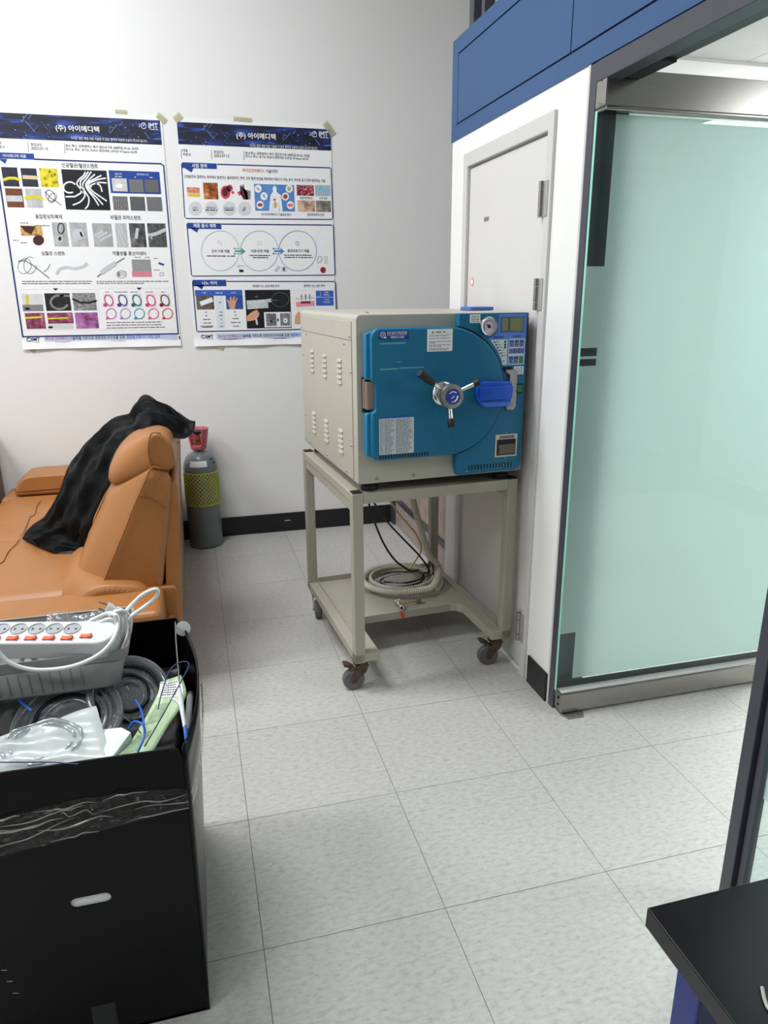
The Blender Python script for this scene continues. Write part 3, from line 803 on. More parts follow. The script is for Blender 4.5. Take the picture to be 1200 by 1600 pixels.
# pressure gauge
GM = Matrix.Translation((0.461, 0, BZ + 0.531)) @ Matrix.Rotation(PI / 2, 4, 'X')
gg = sp('pressure_gauge', MB().lathe([(0.031, 0.034), (0.033, 0.038), (0.033, 0.050), (0.0305, 0.055), (0.0265, 0.054), (0.026, 0.049), (0, 0.049)], 32, GM), M_chrome, panel, smooth=35)
dl = sp('gauge_dial', MB().lathe([(0.0258, 0.0485), (0.0258, 0.0495), (0, 0.0496)], 28, GM), mat('lilac_dial', rgb(206, 198, 216), 0.4), panel)
mb = smb(); arcband(mb, 0.461, 0.531, 0.0175, 0.0195, -40, 215, -0.0500, 20)
mb.prism(circ(0.461, 0.531, 0.006, 12), 1, -0.0515, -0.0497)
mb.add([(0.450, -0.0505, 0.537), (0.452, -0.0505, 0.539), (0.470, -0.0505, 0.5275), (0.4675, -0.0505, 0.5235)], [(0, 1, 2, 3)])
sp('gauge_needle', mb, M_ink, panel)
def sticker(x0, z0, x1, z1, y, parent):
    s_ = sp('white_sticker', smb().box(x0, y, z0, x1, y + 0.002, z1), M_paper, parent)
    mb = smb()
    for k in range(4): dashes(mb, x0 + 0.005, x1 - 0.004, z0 + 0.004 + 0.0055 * k, 0.0026, y - 0.0003, rnd)
    sp('print', mb, M_grey_ink, s_)
sticker(0.395, 0.543, 0.434, 0.571, PY - 0.001, panel)
sticker(0.573, 0.3625, 0.611, 0.390, PY - 0.001, panel)
# blue keypad sheet with display, lamp field and keys
M_sheet = mat('blue_keypad_sheet', rgb(70, 122, 206), 0.35, var=0.04)
bs = [(0.506, 0.570), (0.614, 0.571), (0.6145, 0.394), (0.527, 0.394), (0.519, 0.416), (0.505, 0.443), (0.487, 0.468), (0.464, 0.490), (0.490, 0.500), (0.502, 0.517)]
sheet = sp('keypad_sheet', smb().prism(bs, 1, PY - 0.0012, PY + 0.001), M_sheet, panel)
lc = sp('display', smb().box(0.5135, PY - 0.0020, 0.509, 0.6035, PY, 0.561), mat('display_bezel', rgb(58, 74, 118), 0.35), panel)
sp('display_glass', smb().box(0.517, PY - 0.0026, 0.5135, 0.5995, PY, 0.557), mat('olive_display', rgb(104, 114, 78), 0.12, var=0.02), lc)
sp('display_split', smb().box(0.541, PY - 0.0028, 0.5135, 0.549, PY - 0.001, 0.557), mat('dark_olive', rgb(52, 64, 34), 0.15), lc)  # darker olive split down the display
M_field = mat('pale_field', rgb(196, 214, 216), 0.4, var=0.02)
sp('lamp_field', smb().prism([(0.474, 0.485), (0.5415, 0.485), (0.5425, 0.397), (0.526, 0.397), (0.519, 0.4195), (0.504, 0.448)], 1, PY - 0.0018, PY), M_field, panel)
kf = sp('key_field', smb().box(0.547, PY - 0.0018, 0.397, 0.611, PY, 0.486), M_field, panel)
mb = smb()
for k in range(6):
    x, z = 0.489 + 0.0062 * k, 0.4765 - 0.0095 * k
    mb.box(x, PY - 0.0024, z - 0.0025, x + 0.006, PY - 0.001, z + 0.0025)
    dashes(mb, x + 0.008, x + 0.022, z, 0.0016, PY - 0.0020, rnd)
for z in (0.477, 0.467, 0.458): mb.prism(circ(0.533, z, 0.0042, 10), 1, PY - 0.0024, PY - 0.001)
sp('lamp_mark', mb, M_ink, panel)
sp('amber_lamp', smb().prism(circ(0.5295, 0.411, 0.003, 10), 1, PY - 0.003, PY), mat('amber', rgb(160, 120, 40), 0.3), panel)
M_key = mat('indigo_key', rgb(38, 62, 138), 0.4)
M_kring = mat('key_ring', rgb(180, 190, 214), 0.4)
for r, (z0, z1) in enumerate(((0.459, 0.482), (0.436, 0.453), (0.4005, 0.426))):
    for c in range(3):
        x0 = 0.550 + 0.0198 * c
        km = M_key if not (r == 2 and c == 2) else mat('green_key', rgb(40, 124, 84), 0.4)
        if r == 1: x0, w = 0.550 + 0.0193 * c, 0.0195
        else: w = 0.0165
        ky = sp('key', smb().box(x0, PY - 0.0030, z0, x0 + w, PY - 0.001, z1), km, kf)
        if not (r == 2 and c == 2):
            mb = smb(); arcband(mb, x0 + w / 2, z0 + 0.0085, 0.0048, 0.0062, 0, 360, PY - 0.0033, 12); sp('key_symbol', mb, M_kring, kf)
for x0, x1, z in ((0.488, 0.526, 0.4905), (0.562, 0.594, 0.4925)): sp('sheet_heading', smb().box(x0, PY - 0.0018, z, x1, PY - 0.001, z + 0.005), M_key, sheet)

# latch, blue latch cover, power switch, printer
sp('latch_slot', smb().box(0.528, PY - 0.001, 0.378, 0.565, PY, 0.390), M_dark, panel)
lt = sp('latch', smb().prism([(0.545, 0.240), (0.570, 0.238), (0.580, 0.252), (0.580, 0.374), (0.570, 0.381), (0.535, 0.381), (0.533, 0.374), (0.552, 0.362), (0.548, 0.300), (0.540, 0.250)], 1, PY - 0.014, PY - 0.001), M_zinc, bevel=0.001)
M_bluep = mat('translucent_blue_plastic', rgb(24, 84, 204), 0.3, var=0.05, coat=0.2)
lc2 = sp('latch_cover', smb().prism([(0.430, 0.347), (0.548, 0.343), (0.552, 0.320), (0.546, 0.262), (0.538, 0.255), (0.446, 0.256), (0.428, 0.268), (0.415, 0.290), (0.413, 0.320), (0.418, 0.338)], 1, -0.072, -0.050), M_bluep, bevel=0.004, seg=3)
sp('cover_ridge', smb().prism([(0.420, 0.328), (0.549, 0.329), (0.546, 0.285), (0.424, 0.284)], 1, -0.083, -0.070), M_bluep, lc2, bevel=0.003)
sp('cover_lip', smb().prism([(0.428, 0.276), (0.544, 0.274), (0.539, 0.258), (0.446, 0.258)], 1, -0.078, -0.070), mat('pale_blue_plastic', rgb(62, 118, 214), 0.3), lc2, bevel=0.002)
mb = smb()
for z in (0.3165, 0.2965): mb.tube([(0.496, -0.0832, BZ + z - BZ), (0.516, -0.0832, 0.306)], 0.0007, 6)
sp('arrow_mark', mb, mat('faint_blue', rgb(60, 110, 220), 0.4), lc2)
sw = sp('power_switch', smb().box(0.582, PY - 0.004, 0.294, 0.610, PY, 0.329), M_rubber, bevel=0.001)
sp('rocker', smb().prism([(PY - 0.003, 0.299), (PY - 0.009, 0.300), (PY - 0.005, 0.312), (PY - 0.007, 0.325), (PY - 0.003, 0.325)], 0, 0.587, 0.606), mat('green_rocker', rgb(10, 120, 66), 0.3), sw)
prn = sp('printer', smb().prism(rrect(0.509, 0.066, 0.598, 0.149, 0.002), 1, PY - 0.004, PY), mat('ivory_plastic', rgb(208, 202, 186), 0.45), bevel=0.001)
sp('printer_recess', smb().box(0.515, PY - 0.0046, 0.072, 0.591, PY - 0.001, 0.131), M_dark, prn)
sp('printer_cover', smb().prism([(PY - 0.004, 0.074), (PY - 0.009, 0.078), (PY - 0.011, 0.100), (PY - 0.008, 0.112), (PY - 0.004, 0.114)], 0, 0.521, 0.586), mat('smoked_plastic', rgb(92, 84, 74), 0.2), prn)
sp('printer_badge', smb().box(0.524, PY - 0.0048, 0.134, 0.585, PY - 0.001, 0.144), mat('slate_badge', rgb(104, 106, 116), 0.4), prn)
for p in ((0.553, 0.1545), (0.552, 0.060), (0.400, 0.0215), (0.548, 0.0345)):
    clone(sc0, st, M=Matrix.Translation((p[0], PY, BZ + p[1])) @ MY @ Matrix.Scale(0.7, 4))

# blue lid lying on top of the sterilizer
q = Matrix.Translation(SO) @ Matrix.Rotation(CR, 4, 'Z')
single('flat_tray', MB(q).prism(rrect(0.536, 0.26, 0.640, 0.36, 0.012), 2, BZ + SH + 0.0005, BZ + SH + 0.014), mat('blue_cloth', rgb(66, 108, 186), 0.7), 'flat blue plastic tray lying on top of the sterilizer', 'tray', bevel=0.003)

# ------------------------------------------------------------------ hoses and cables under the sterilizer
def cw(x, y, z): return tuple((Matrix.Translation(CO) @ Matrix.Rotation(CR, 4, 'Z')) @ Vector((x, y, z)))
cc = at(2, 0.185, 627, 907)
def ring(cx, cy, rx, ry, z, a0, a1, n=70, wob=0.0):
    return [(cx + rx * math.cos(math.radians(a0 + (a1 - a0) * k / n)) + wob * math.sin(k * 0.7), cy + ry * math.sin(math.radians(a0 + (a1 - a0) * k / n)), (z(k / n) if callable(z) else z)) for k in range(n + 1)]
def ribbed(path, r, amp=0.12, pitch=0.0066):
    """fine samples along a path with a rib every few millimetres"""
    P = [Vector(p) for p in path]; pts = []; rr = []
    seg = [(P[i + 1] - P[i]).length for i in range(len(P) - 1)]; tot = sum(seg); n = int(tot / (pitch / 3))
    acc = 0; i = 0
    for k in range(n + 1):
        d = tot * k / n
        while i < len(seg) - 1 and acc + seg[i] < d: acc += seg[i]; i += 1
        t = (d - acc) / max(seg[i], 1e-9)
        pts.append(P[i].lerp(P[i + 1], min(t, 1))); rr.append(r * (1 + amp * (1, 0, -1)[k % 3]))
    return pts, rr
M_hose = mat('grey_corrugated_hose', rgb(206, 204, 190), 0.5, var=0.06, scale=12)
loop = ring(cc[0], cc[1], 0.183, 0.183, lambda t: 0.181 + 0.025 * min(1, t * 1.2), -40, 330, 90)
up_pt = [at(1, cc[1] - 0.03, u, v) for u, v in ((671, 868), (660, 835), (650, 800), (643, 770))]
path = smooth_path(loop[:-3:6] + [(cc[0] + 0.175, cc[1] - 0.03, 0.24)] + up_pt, 6)
pts, rr = ribbed(path, 0.0135, 0.2, 0.0095)
single('corrugated_hose', MB().tube(pts, rr, 10), M_hose, 'grey corrugated drain hose coiled on the cart tray and rising to the sterilizer', 'hose', smooth=60)
loop = smooth_path(ring(cc[0] + 0.005, cc[1] + 0.006, 0.148, 0.142, lambda t: 0.177 + 0.03 * t, 20, 700, 40), 3)
single('grey_tube', MB().tube(loop, 0.0085, 8), mat('pale_grey_tubing', rgb(186, 182, 166), 0.45), 'smooth pale grey tube coiled inside the corrugated hose', 'tube', smooth=60)
M_cable = mat('black_rubber_cable', rgb(16, 16, 18), 0.4, var=0.15)
yb = cc[1] + 0.02
c1 = [at(1, yb, u, v) for u, v in ((575, 782), (585, 815), (600, 850), (617, 875), (634, 888))] + [(cc[0] + 0.06, cc[1] + 0.07, 0.205), (cc[0] + 0.105, cc[1] - 0.01, 0.21), (cc[0] + 0.06, cc[1] - 0.085, 0.20), (cc[0] - 0.06, cc[1] - 0.10, 0.20), (cc[0] - 0.11, cc[1] - 0.03, 0.205), (cc[0] - 0.03, cc[1] + 0.02, 0.21), (cc[0] + 0.09, cc[1] + 0.01, 0.225)]
single('power_cable', MB().tube(smooth_path(c1, 10), 0.0048, 8), M_cable, 'black power cable drooping left under the sterilizer into the coil', 'cable', 'black cables under the sterilizer', smooth=60)
c2 = [at(1, yb, u, v) for u, v in ((582, 782), (605, 815), (630, 842), (655, 868), (671, 892))] + [(cc[0] + 0.10, cc[1] - 0.02, 0.217), (cc[0] + 0.07, cc[1] - 0.07, 0.212), (cc[0] - 0.02, cc[1] - 0.10, 0.214), (cc[0] - 0.10, cc[1] - 0.06, 0.214)]
single('power_cable', MB().tube(smooth_path(c2, 10), 0.0044, 8), M_cable, 'black cable running straight down from the sterilizer to the tied knot', 'cable', 'black cables under the sterilizer', smooth=60)
kx = at(1, yb - 0.05, 673, 893)
tie = [(kx[0] + 0.012 * math.cos(a), kx[1] + 0.004 * math.sin(2 * a), kx[2] + 0.004 + 0.022 * math.sin(a) * (2.4 if math.sin(a) > 0 else 1)) for a in [2 * PI * k / 24 for k in range(24)]]
single('cable_tie', MB().tube(tie, 0.0035, 8, closed=True), M_cable, 'small black cable loop tied around the coil', 'cable', smooth=60)
c3 = [at(1, yb + 0.1, u, v) for u, v in ((609, 782), (625, 805), (640, 822), (652, 838), (658, 860))] + [(cc[0] + 0.06, cc[1] + 0.08, 0.20)]
single('yellow_tube', MB().tube(smooth_path(c3, 8), 0.0045, 8), mat('yellowed_tubing', rgb(206, 192, 128), 0.4), 'thin yellowed tube hanging from the sterilizer to the coil', 'tube', smooth=60)
# ball valve on the tray edge
vp = cw(0.300, 0.345, 0.166)
vv = thing('ball_valve', 'small brass ball valve with red lever at the tray edge', 'valve', vp, CR)
VY = Matrix.Translation((0, 0, 0.016)) @ Matrix.Rotation(PI / 2, 4, 'X')
MB().lathe([(0.006, 0.036), (0.0115, 0.036), (0.0125, 0.03), (0.0125, 0.022), (0.010, 0.018), (0.0135, 0.008), (0.0135, -0.008), (0.010, -0.016), (0.012, -0.02), (0.012, -0.032), (0.005, -0.034)], 16, VY).build('body', M_chrome, vv, local=True, smooth=35)
MB().lathe([(0.0062, 0.0345), (0.0062, 0.0368), (0, 0.0368)], 14, VY).build('bore', M_dark, vv, local=True)
MB().lathe([(0.004, 0.012), (0.004, 0.024), (0.006, 0.024), (0.006, 0.028), (0, 0.028)], 10, Matrix.Translation((0, 0, 0.014))).build('stem', M_chrome, vv, local=True)
MB().add([(-0.006, -0.02, 0.004), (0.006, -0.02, 0.004), (0.008, -0.050, -0.02), (-0.006, -0.050, -0.02), (0.024, -0.053, -0.03), (0.02, -0.053, -0.036), (-0.006, -0.02, 0.001), (0.006, -0.02, 0.001), (0.008, -0.053, -0.022), (-0.006, -0.053, -0.022)],
         [(0, 1, 2, 3), (6, 9, 8, 7), (0, 3, 9, 6), (1, 7, 8, 2), (3, 2, 8, 9), (0, 6, 7, 1), (2, 4, 5, 8)]).build('lever', mat('red_lever', rgb(196, 40, 44), 0.4), vv, local=True, solid=0.0)
MB().tube(smooth_path([(0.01, 0.0, 0.016), (0.05, 0.004, 0.018), (0.088, 0.012, 0.014)], 5), 0.004, 8).build('brass_pipe', mat('brass', rgb(190, 165, 80), 0.3, metal=0.6), vv, local=True, smooth=60)
MB().tube([(0.086, 0.011, 0.014), (0.108, 0.016, 0.014)], 0.009, 12).build('hose_clamp', M_zinc, vv, local=True, smooth=40)
# clear tape holding the coil
M_ctape = clear_mat('clear_tape', (0.9, 0.9, 0.9), 0.3, 0.15, 0.12, (0.9, 0.9, 0.88), bump=0.6, bscale=60)
tpth = [((cc[0] - 0.21, cc[1] - 0.05, 0.169), (cc[0] - 0.02, cc[1] - 0.13, 0.222), (cc[0] + 0.11, cc[1] - 0.19, 0.17)), ((cc[0] - 0.2, cc[1] + 0.03, 0.169), (cc[0] + 0.0, cc[1] - 0.02, 0.23), (cc[0] + 0.19, cc[1] + 0.05, 0.17))]
for k, (a, b, c) in enumerate(tpth):
    pth = smooth_path([a, b, c], 10)
    mb = MB(); mb.grid(lambda s, t, pth=pth: tuple(pth[min(int(s * (len(pth) - 1)), len(pth) - 1)] + Vector((0.004 * math.sin(9 * s), (t - 0.5) * 0.035, 0.004 * math.sin(14 * s + 3 * t)))), len(pth) - 1, 3)
    single('clear_tape', mb, M_ctape, ('strip of clear tape across the front of the hose coil', 'strip of clear tape across the middle of the hose coil')[k], 'tape', 'clear tape over the hose coil')
# ------------------------------------------------------------------ posters on the back wall
PYF = BW - 0.004                       # face of the paper
class Poster:
    def __init__(s, label, x0, x1, z0, z1, zooms):
        s.t = thing('poster', label, 'poster', ((x0 + x1) / 2, BW, z0), group='company posters taped to the back wall')
        s.x0, s.x1, s.z0, s.z1, s.Z = x0, x1, z0, z1, zooms
        def sheet(u, v):
            x = x0 + (x1 - x0) * u; z = z0 + (z1 - z0) * v
            edge = max(0, 0.035 - v) / 0.035
            return (x, PYF - 0.012 * edge * (0.4 + 0.6 * math.sin(u * 9 + 1) ** 2), z)
        mb = MB(); mb.grid(sheet, 20, 60)
        mb.build('paper', M_paper, s.t, smooth=60)
    def P(s, zk, x, y):
        """zoom-view coordinate -> (x, z) on the wall"""
        u0, v0, k = s.Z[zk]
        p = at(1, BW, u0 + x * k, v0 + y * k)
        return p[0], p[2]
    def R(s, zk, x0, y0, x1, y1):
        a = s.P(zk, x0, y0); b = s.P(zk, x1, y1)
        return max(a[0], s.x0 + 0.002), b[1], min(b[0], s.x1 - 0.002), a[1]
    def rect(s, mb, r, lay):
        y = PYF - 0.0005 * lay
        mb.add([(r[0], y, r[1]), (r[2], y, r[1]), (r[2], y, r[3]), (r[0], y, r[3])], [(0, 1, 2, 3)])
        return mb
    def photo(s, zk, x0, y0, x1, y1, m, lay=1, name='printed_photo'):
        r = s.R(zk, x0, y0, x1, y1)
        return s.rect(MB(), r, lay).build(name, m, s.t), r
    def text(s, mb, body, zk, cx, cy, w, h, lay=3, bold=False):
        x, z = s.P(zk, cx, cy); k = s.Z[zk][2]
        sc = (s.P(zk, cx + 1, cy)[0] - x)
        a = (len(mb.v), len(mb.f))
        lettering(mb, body, x - w * sc / 2, z - h * sc / 2, x + w * sc / 2, z + h * sc / 2, PYF - 0.0005 * lay, bold)
        mb.groups.append(a + (len(mb.v), len(mb.f)))
    def line(s, mb, zk, pts, wpx, lay=2, closed=False):
        """flat printed stroke through zoom-view points"""
        P2 = [Vector((p[0], p[1])) for p in (s.P(zk, *q) for q in pts)]
        w = (s.P(zk, 1, 0)[0] - s.P(zk, 0, 0)[0]) * wpx / 2
        n = len(P2); y = PYF - 0.0005 * lay
        L = []; Rr = []
        for i in range(n):
            if closed: t = P2[(i + 1) % n] - P2[i - 1]
            else: t = P2[min(i + 1, n - 1)] - P2[max(i - 1, 0)]
            t.normalize(); nn = Vector((-t.y, t.x)) * w
            L.append(P2[i] + nn); Rr.append(P2[i] - nn)
        vs = [(p.x, y, p.y) for p in L] + [(p.x, y, p.y) for p in Rr]
        m = n if closed else n - 1
        mb.add(vs, [(i, (i + 1) % n, n + (i + 1) % n, n + i) for i in range(m)])
        return mb
    def poly(s, mb, zk, pts, lay=2):
        y = PYF - 0.0005 * lay
        mb.add([(a, y, b) for a, b in (s.P(zk, *q) for q in pts)], [tuple(range(len(pts)))])
        return mb
    def blob(s, mb, zk, cx, cy, rx, ry, lay=2, n=20):
        return s.poly(mb, zk, [(cx + rx * math.cos(2 * PI * k / n), cy + ry * math.sin(2 * PI * k / n)) for k in range(n)], lay)
    def loop(s, mb, zk, cx, cy, rx, ry, w, lay=2, a0=0, a1=360, n=28, rot=0):
        c, sn = math.cos(math.radians(rot)), math.sin(math.radians(rot))
        pts = []
        full = a1 - a0 >= 360
        for k in range(n if full else n + 1):
            a = math.radians(a0 + (a1 - a0) * k / n); x, y = rx * math.cos(a), ry * math.sin(a)
            pts.append((cx + x * c - y * sn, cy + x * sn + y * c))
        return s.line(mb, zk, pts, w, lay, closed=full)
    def dash(s, mb, zk, x0, x1, y, h, rnd, lay=2):
        a = s.P(zk, x0, y); b = s.P(zk, x1, y); hh = (s.P(zk, 1, 0)[0] - s.P(zk, 0, 0)[0]) * h
        dashes(mb, a[0], b[0], (a[1] + b[1]) / 2, hh, PYF - 0.0005 * lay, rnd)
    def build(s, name, mb, m):
        """every written line and every printed figure becomes its own part; strokes too fine to tell apart stay joined"""
        used = set()
        for v0, f0, v1, f1 in mb.groups:
            q = MB(); q.v = mb.v[v0:v1]; q.f = [tuple(i - v0 for i in f) for f in mb.f[f0:f1]]
            q.build('printed_line' if name != 'printed_figure' else 'printed_line', m, s.t); used.update(range(f0, f1))
        rest = [f for i, f in enumerate(mb.f) if i not in used]
        if not rest: return
        par = list(range(len(mb.v)))
        def find(i):
            while par[i] != i: par[i] = par[par[i]]; i = par[i]
            return i
        for f in rest:
            for i in f[1:]: par[find(i)] = find(f[0])
        comps = {}
        for f in rest: comps.setdefault(find(f[0]), []).append(f)
        def emit(fs, kind=None):
            ids = sorted({i for f in fs for i in f}); mp = {a: k for k, a in enumerate(ids)}
            q = MB(); q.v = [mb.v[i] for i in ids]; q.f = [tuple(mp[i] for i in f) for f in fs]
            q.build(name if kind is None else name, m, s.t, kind=kind)
        if len(comps) <= 9 and name != 'banner_streaks':
            for fs in comps.values(): emit(fs)
        else: emit(rest, 'stuff')

I_blk = mat('poster_black', rgb(18, 20, 30), 0.4, var=0.05)
I_hdr = photo_mat('header_starfield', [rgb(8, 12, 34), rgb(16, 26, 74), rgb(40, 76, 168), rgb(150, 180, 240)], 7, 'noise', pos=[0.42, 0.55, 0.66, 0.8])
I_cyan = mat('pale_blue_streak', rgb(120, 158, 225), 0.5)
I_dim = mat('dim_blue_streak', rgb(46, 78, 156), 0.5)
I_navy = mat('poster_navy', rgb(24, 36, 110), 0.4, var=0.03)
I_tab = mat('poster_blue_tab', rgb(30, 66, 150), 0.4, var=0.05)
I_bar = mat('poster_pale_blue', rgb(190, 206, 236), 0.45)
I_text = mat('poster_text', rgb(46, 48, 56), 0.5)
I_red = mat('poster_red_text', rgb(206, 64, 84), 0.5)
I_bltx = mat('poster_blue_text', rgb(84, 120, 214), 0.5)
I_grey = mat('poster_grey', rgb(196, 200, 206), 0.5, var=0.06)
I_mid = mat('poster_mid_grey', rgb(128, 130, 134), 0.5, var=0.1)
I_yel = mat('poster_yellow', rgb(214, 204, 40), 0.5, var=0.1)
I_bei = mat('poster_beige', rgb(214, 196, 156), 0.5)
I_wht = mat('poster_white', rgb(236, 238, 240), 0.5)
I_line = mat('poster_fine_line', rgb(206, 210, 218), 0.5)
def gph(n, a, b, sc=12, kind='noise'): return photo_mat(n, [rgb(a, a, a + 3), rgb((a + b) // 2, (a + b) // 2, (a + b) // 2 + 2), rgb(b, b, b + 2)], sc, kind)

def header(p, zk, x0, y0, x1, y1, tcx, tcy, tw, sub, scx, scy, sw, lx, ly):
    hd, r = p.photo(zk, x0, y0, x1, y1, I_hdr, 1, 'header_banner')
    w, h = r[2] - r[0], r[3] - r[1]
    a, b = MB(), MB(); rn = random.Random(5)
    def pt(u, v): return (r[0] + w * u, PYF - 0.0009, r[1] + h * v)
    for c in (0.14, 0.24, 0.72, 0.84):                      # molecule streaks of the banner
        for k in range(7):
            u, v = c + rn.uniform(-0.06, 0.06), rn.uniform(0.05, 0.9)
            du, dv = rn.uniform(0.01, 0.05), rn.uniform(-0.4, 0.4)
            q0, q1 = Vector(pt(u, v)), Vector(pt(min(u + du, 0.99), min(max(v + dv, 0.02), 0.98)))
            t = (q1 - q0).normalized(); n = Vector((-t.z, 0, t.x)) * rn.uniform(0.0004, 0.0012)
            (a if k % 3 == 0 else b).add([q0 + n, q1 + n, q1 - n, q0 - n], [(0, 1, 2, 3)])
        for k in range(8):
            u, v, s_ = c + rn.uniform(-0.08, 0.08), rn.uniform(0.1, 0.9), rn.uniform(0.001, 0.004)
            x, y, z = pt(u, v)
            (a if k % 2 else b).add([(x - s_, y, z), (x, y, z - s_), (x + s_, y, z), (x, y, z + s_)], [(0, 1, 2, 3)])
    p.build('banner_streaks', a, I_cyan); p.build('banner_streaks', b, I_dim)
    t = MB(); p.text(t, '(주) 아이메디텍', zk, tcx, tcy, tw, 46, 4, True); p.text(t, sub, zk, scx, scy, sw, 19, 4)
    p.text(t, 'IMT', zk, lx, ly, 62, 34, 4, True)
    p.loop(t, zk, lx - 62, ly, 18, 19, 4, 4, 30, 300); p.loop(t, zk, lx - 58, ly, 8, 12, 4, 4, 150, 380)
    p.blob(t, zk, lx - 92, ly + 6, 4, 4, 4, 10); p.blob(t, zk, lx - 90, ly - 8, 3, 3, 4, 10)
    p.dash(t, zk, lx - 22, lx + 34, ly + 27, 4, rn, 4)
    p.build('title_lettering', t, I_wht)

SUB = '우리는 첨단 재생 의료 기술로 더 많은 환자의 치료에 도움이 되고자 합니다.'
AD1 = '본사 주소: 광주광역시 북구 첨단과기로 208번길 43-26, 303호'
AD2 = '연구소 주소: 경기도 화성시 동탄대로 23번길 W-Space 622호'
FOOT = [('바이오 인터페이스', I_red), ('기술력을 기반으로 성장성과 수익성을 갖춘', I_text), ('글로벌 의료기기 제조 업체', I_bltx)]
rn = random.Random(11)

# ---------- left poster
p = Poster('product poster with many small photographs, left one on the white wall', -0.940, -0.097, 1.186, 2.386, {'A': (0, 160, 0.23333), 'B': (0, 330, 0.24167)})
header(p, 'A', -45, 66, 1085, 286, 520, 180, 290, SUB, 735, 250, 510, 1026, 158)
t = MB()
p.text(t, '창업년도', 'A', 245, 284, 76, 20); p.text(t, '2023.07.15', 'A', 266, 310, 112, 18)
p.text(t, '대표', 'A', -8, 270, 36, 20); p.text(t, '박춘규', 'A', 6, 298, 54, 20)
p.text(t, AD1, 'A', 686, 301, 484, 20); p.text(t, AD2, 'A', 683, 326, 474, 20)
for x, y in ((188, 300), (432, 311)): p.line(t, 'A', [(x, y - 34), (x + 4, y + 34)], 3)
p.text(t, '인공혈관/혈관스텐트', 'A', 536, 424, 240, 30); p.text(t, '음압창상피복재', 'A', 327, 765, 178, 30); p.text(t, '비혈관 피막스텐트', 'A', 843, 772, 202, 30)
p.text(t, '심혈관 스텐트', 'B', 345, 272, 152, 27); p.text(t, '약물방출 풍선카테터', 'B', 836, 273, 214, 27)
for x0, x1, y in ((145, 595, 456), (145, 595, 470), (625, 1090, 456), (625, 930, 469), (690, 1050, 720), (690, 1045, 737), (690, 1068, 754)): p.dash(t, 'B', x0, x1, y, 5, rn)
for x0, x1, y in ((680, 706, 524), (740, 825, 524), (845, 893, 524), (940, 992, 524), (1040, 1070, 524), (870, 910, 300), (935, 968, 300), (995, 1022, 307), (995, 1035, 382), (130, 190, 78), (85, 125, 190), (135, 175, 206), (230, 325, 96)): p.dash(t, 'B', x0, x1, y, 4, rn)
p.poly(t, 'B', [(343, 498), (377, 498), (360, 515)]); p.poly(t, 'B', [(882, 494), (918, 494), (900, 511)])
p.build('printed_text', t, I_text)
f = MB()
p.line(f, 'A', [(228, 381), (660, 398), (1080, 412), (1093, 424)], 10)
fr = [p.P('A', 1092, 420), p.P('B', 1155, 782)]
xr = sum(a[0] for a in fr) / 2
y = PYF - 0.001
zt, zb = fr[0][1], p.P('B', 1150, 792)[1]
xl = p.P('B', 145, 790)[0]
f.add([(xr - 0.0035, y, zb), (xr + 0.0035, y, zb), (xr + 0.0035, y, zt), (xr - 0.0035, y, zt)], [(0, 1, 2, 3)])
f.add([(xl, y, zb - 0.0035), (xr + 0.003, y, zb - 0.0035), (xr + 0.003, y, zb + 0.0035), (xl, y, zb + 0.0035)], [(0, 1, 2, 3)])
f.add([(xl - 0.004, y, zb - 0.003), (xl + 0.004, y, zb - 0.003), (xl + 0.004, y, zt), (xl - 0.004, y, zt)], [(0, 1, 2, 3)])
p.line(f, 'B', [(297, 850), (1165, 832)], 7); p.line(f, 'B', [(1158, 806), (1163, 832)], 9)
p.build('section_border', f, I_navy)
p.photo('A', -40, 334, 232, 384, I_tab, 2, 'section_tab')
tb = MB(); p.poly(tb, 'A', [(-10, 378), (50, 380), (36, 412)], 2); p.build('tab_fold', tb, I_tab)
tb = MB(); p.text(tb, '아이메디텍 제품', 'A', 98, 360, 156, 22, 4); p.build('tab_lettering', tb, I_wht)
# the picture grid
def fig(p, mb, m): return p.build('printed_figure', mb, m)
M_dn = photo_mat('dark_navy_print', [rgb(26, 28, 46), rgb(42, 46, 70)], 3)
p.photo('A', 8, 433, 133, 565, M_dn); p.photo('A', 137, 440, 260, 567, M_dn)
p.photo('A', 262, 441, 398, 570, photo_mat('yellow_mesh_print', [rgb(70, 64, 10), rgb(196, 180, 20), rgb(232, 214, 40)], 4, 'voronoi', pos=[0.1, 0.35, 0.7]))
p.photo('A', 33, 575, 166, 705, mat('brown_print', rgb(110, 62, 38), 0.5, var=0.1)); p.photo('A', 168, 577, 292, 707, gph('silver_print', 170, 206, 2))
a = MB(); p.line(a, 'A', [(22, 520), (60, 508), (100, 508), (140, 522)], 20, 2); p.line(a, 'A', [(168, 645), (210, 632), (250, 634), (290, 650)], 24, 2); fig(p, a, I_yel)
a = MB(); p.line(a, 'A', [(152, 500), (256, 506)], 26, 2); fig(p, a, I_bei)
a = MB(); p.line(a, 'A', [(46, 644), (152, 646)], 42, 2); fig(p, a, I_grey)
a = MB(); p.loop(a, 'A', 338, 625, 28, 40, 6, 2, rot=-30); p.line(a, 'A', [(300, 598), (340, 640), (380, 665), (412, 688)], 7, 2); p.loop(a, 'A', 352, 640, 24, 34, 5, 2, rot=35); fig(p, a, I_mid)
p.photo('A', 410, 448, 742, 724, I_blk)
a = MB()
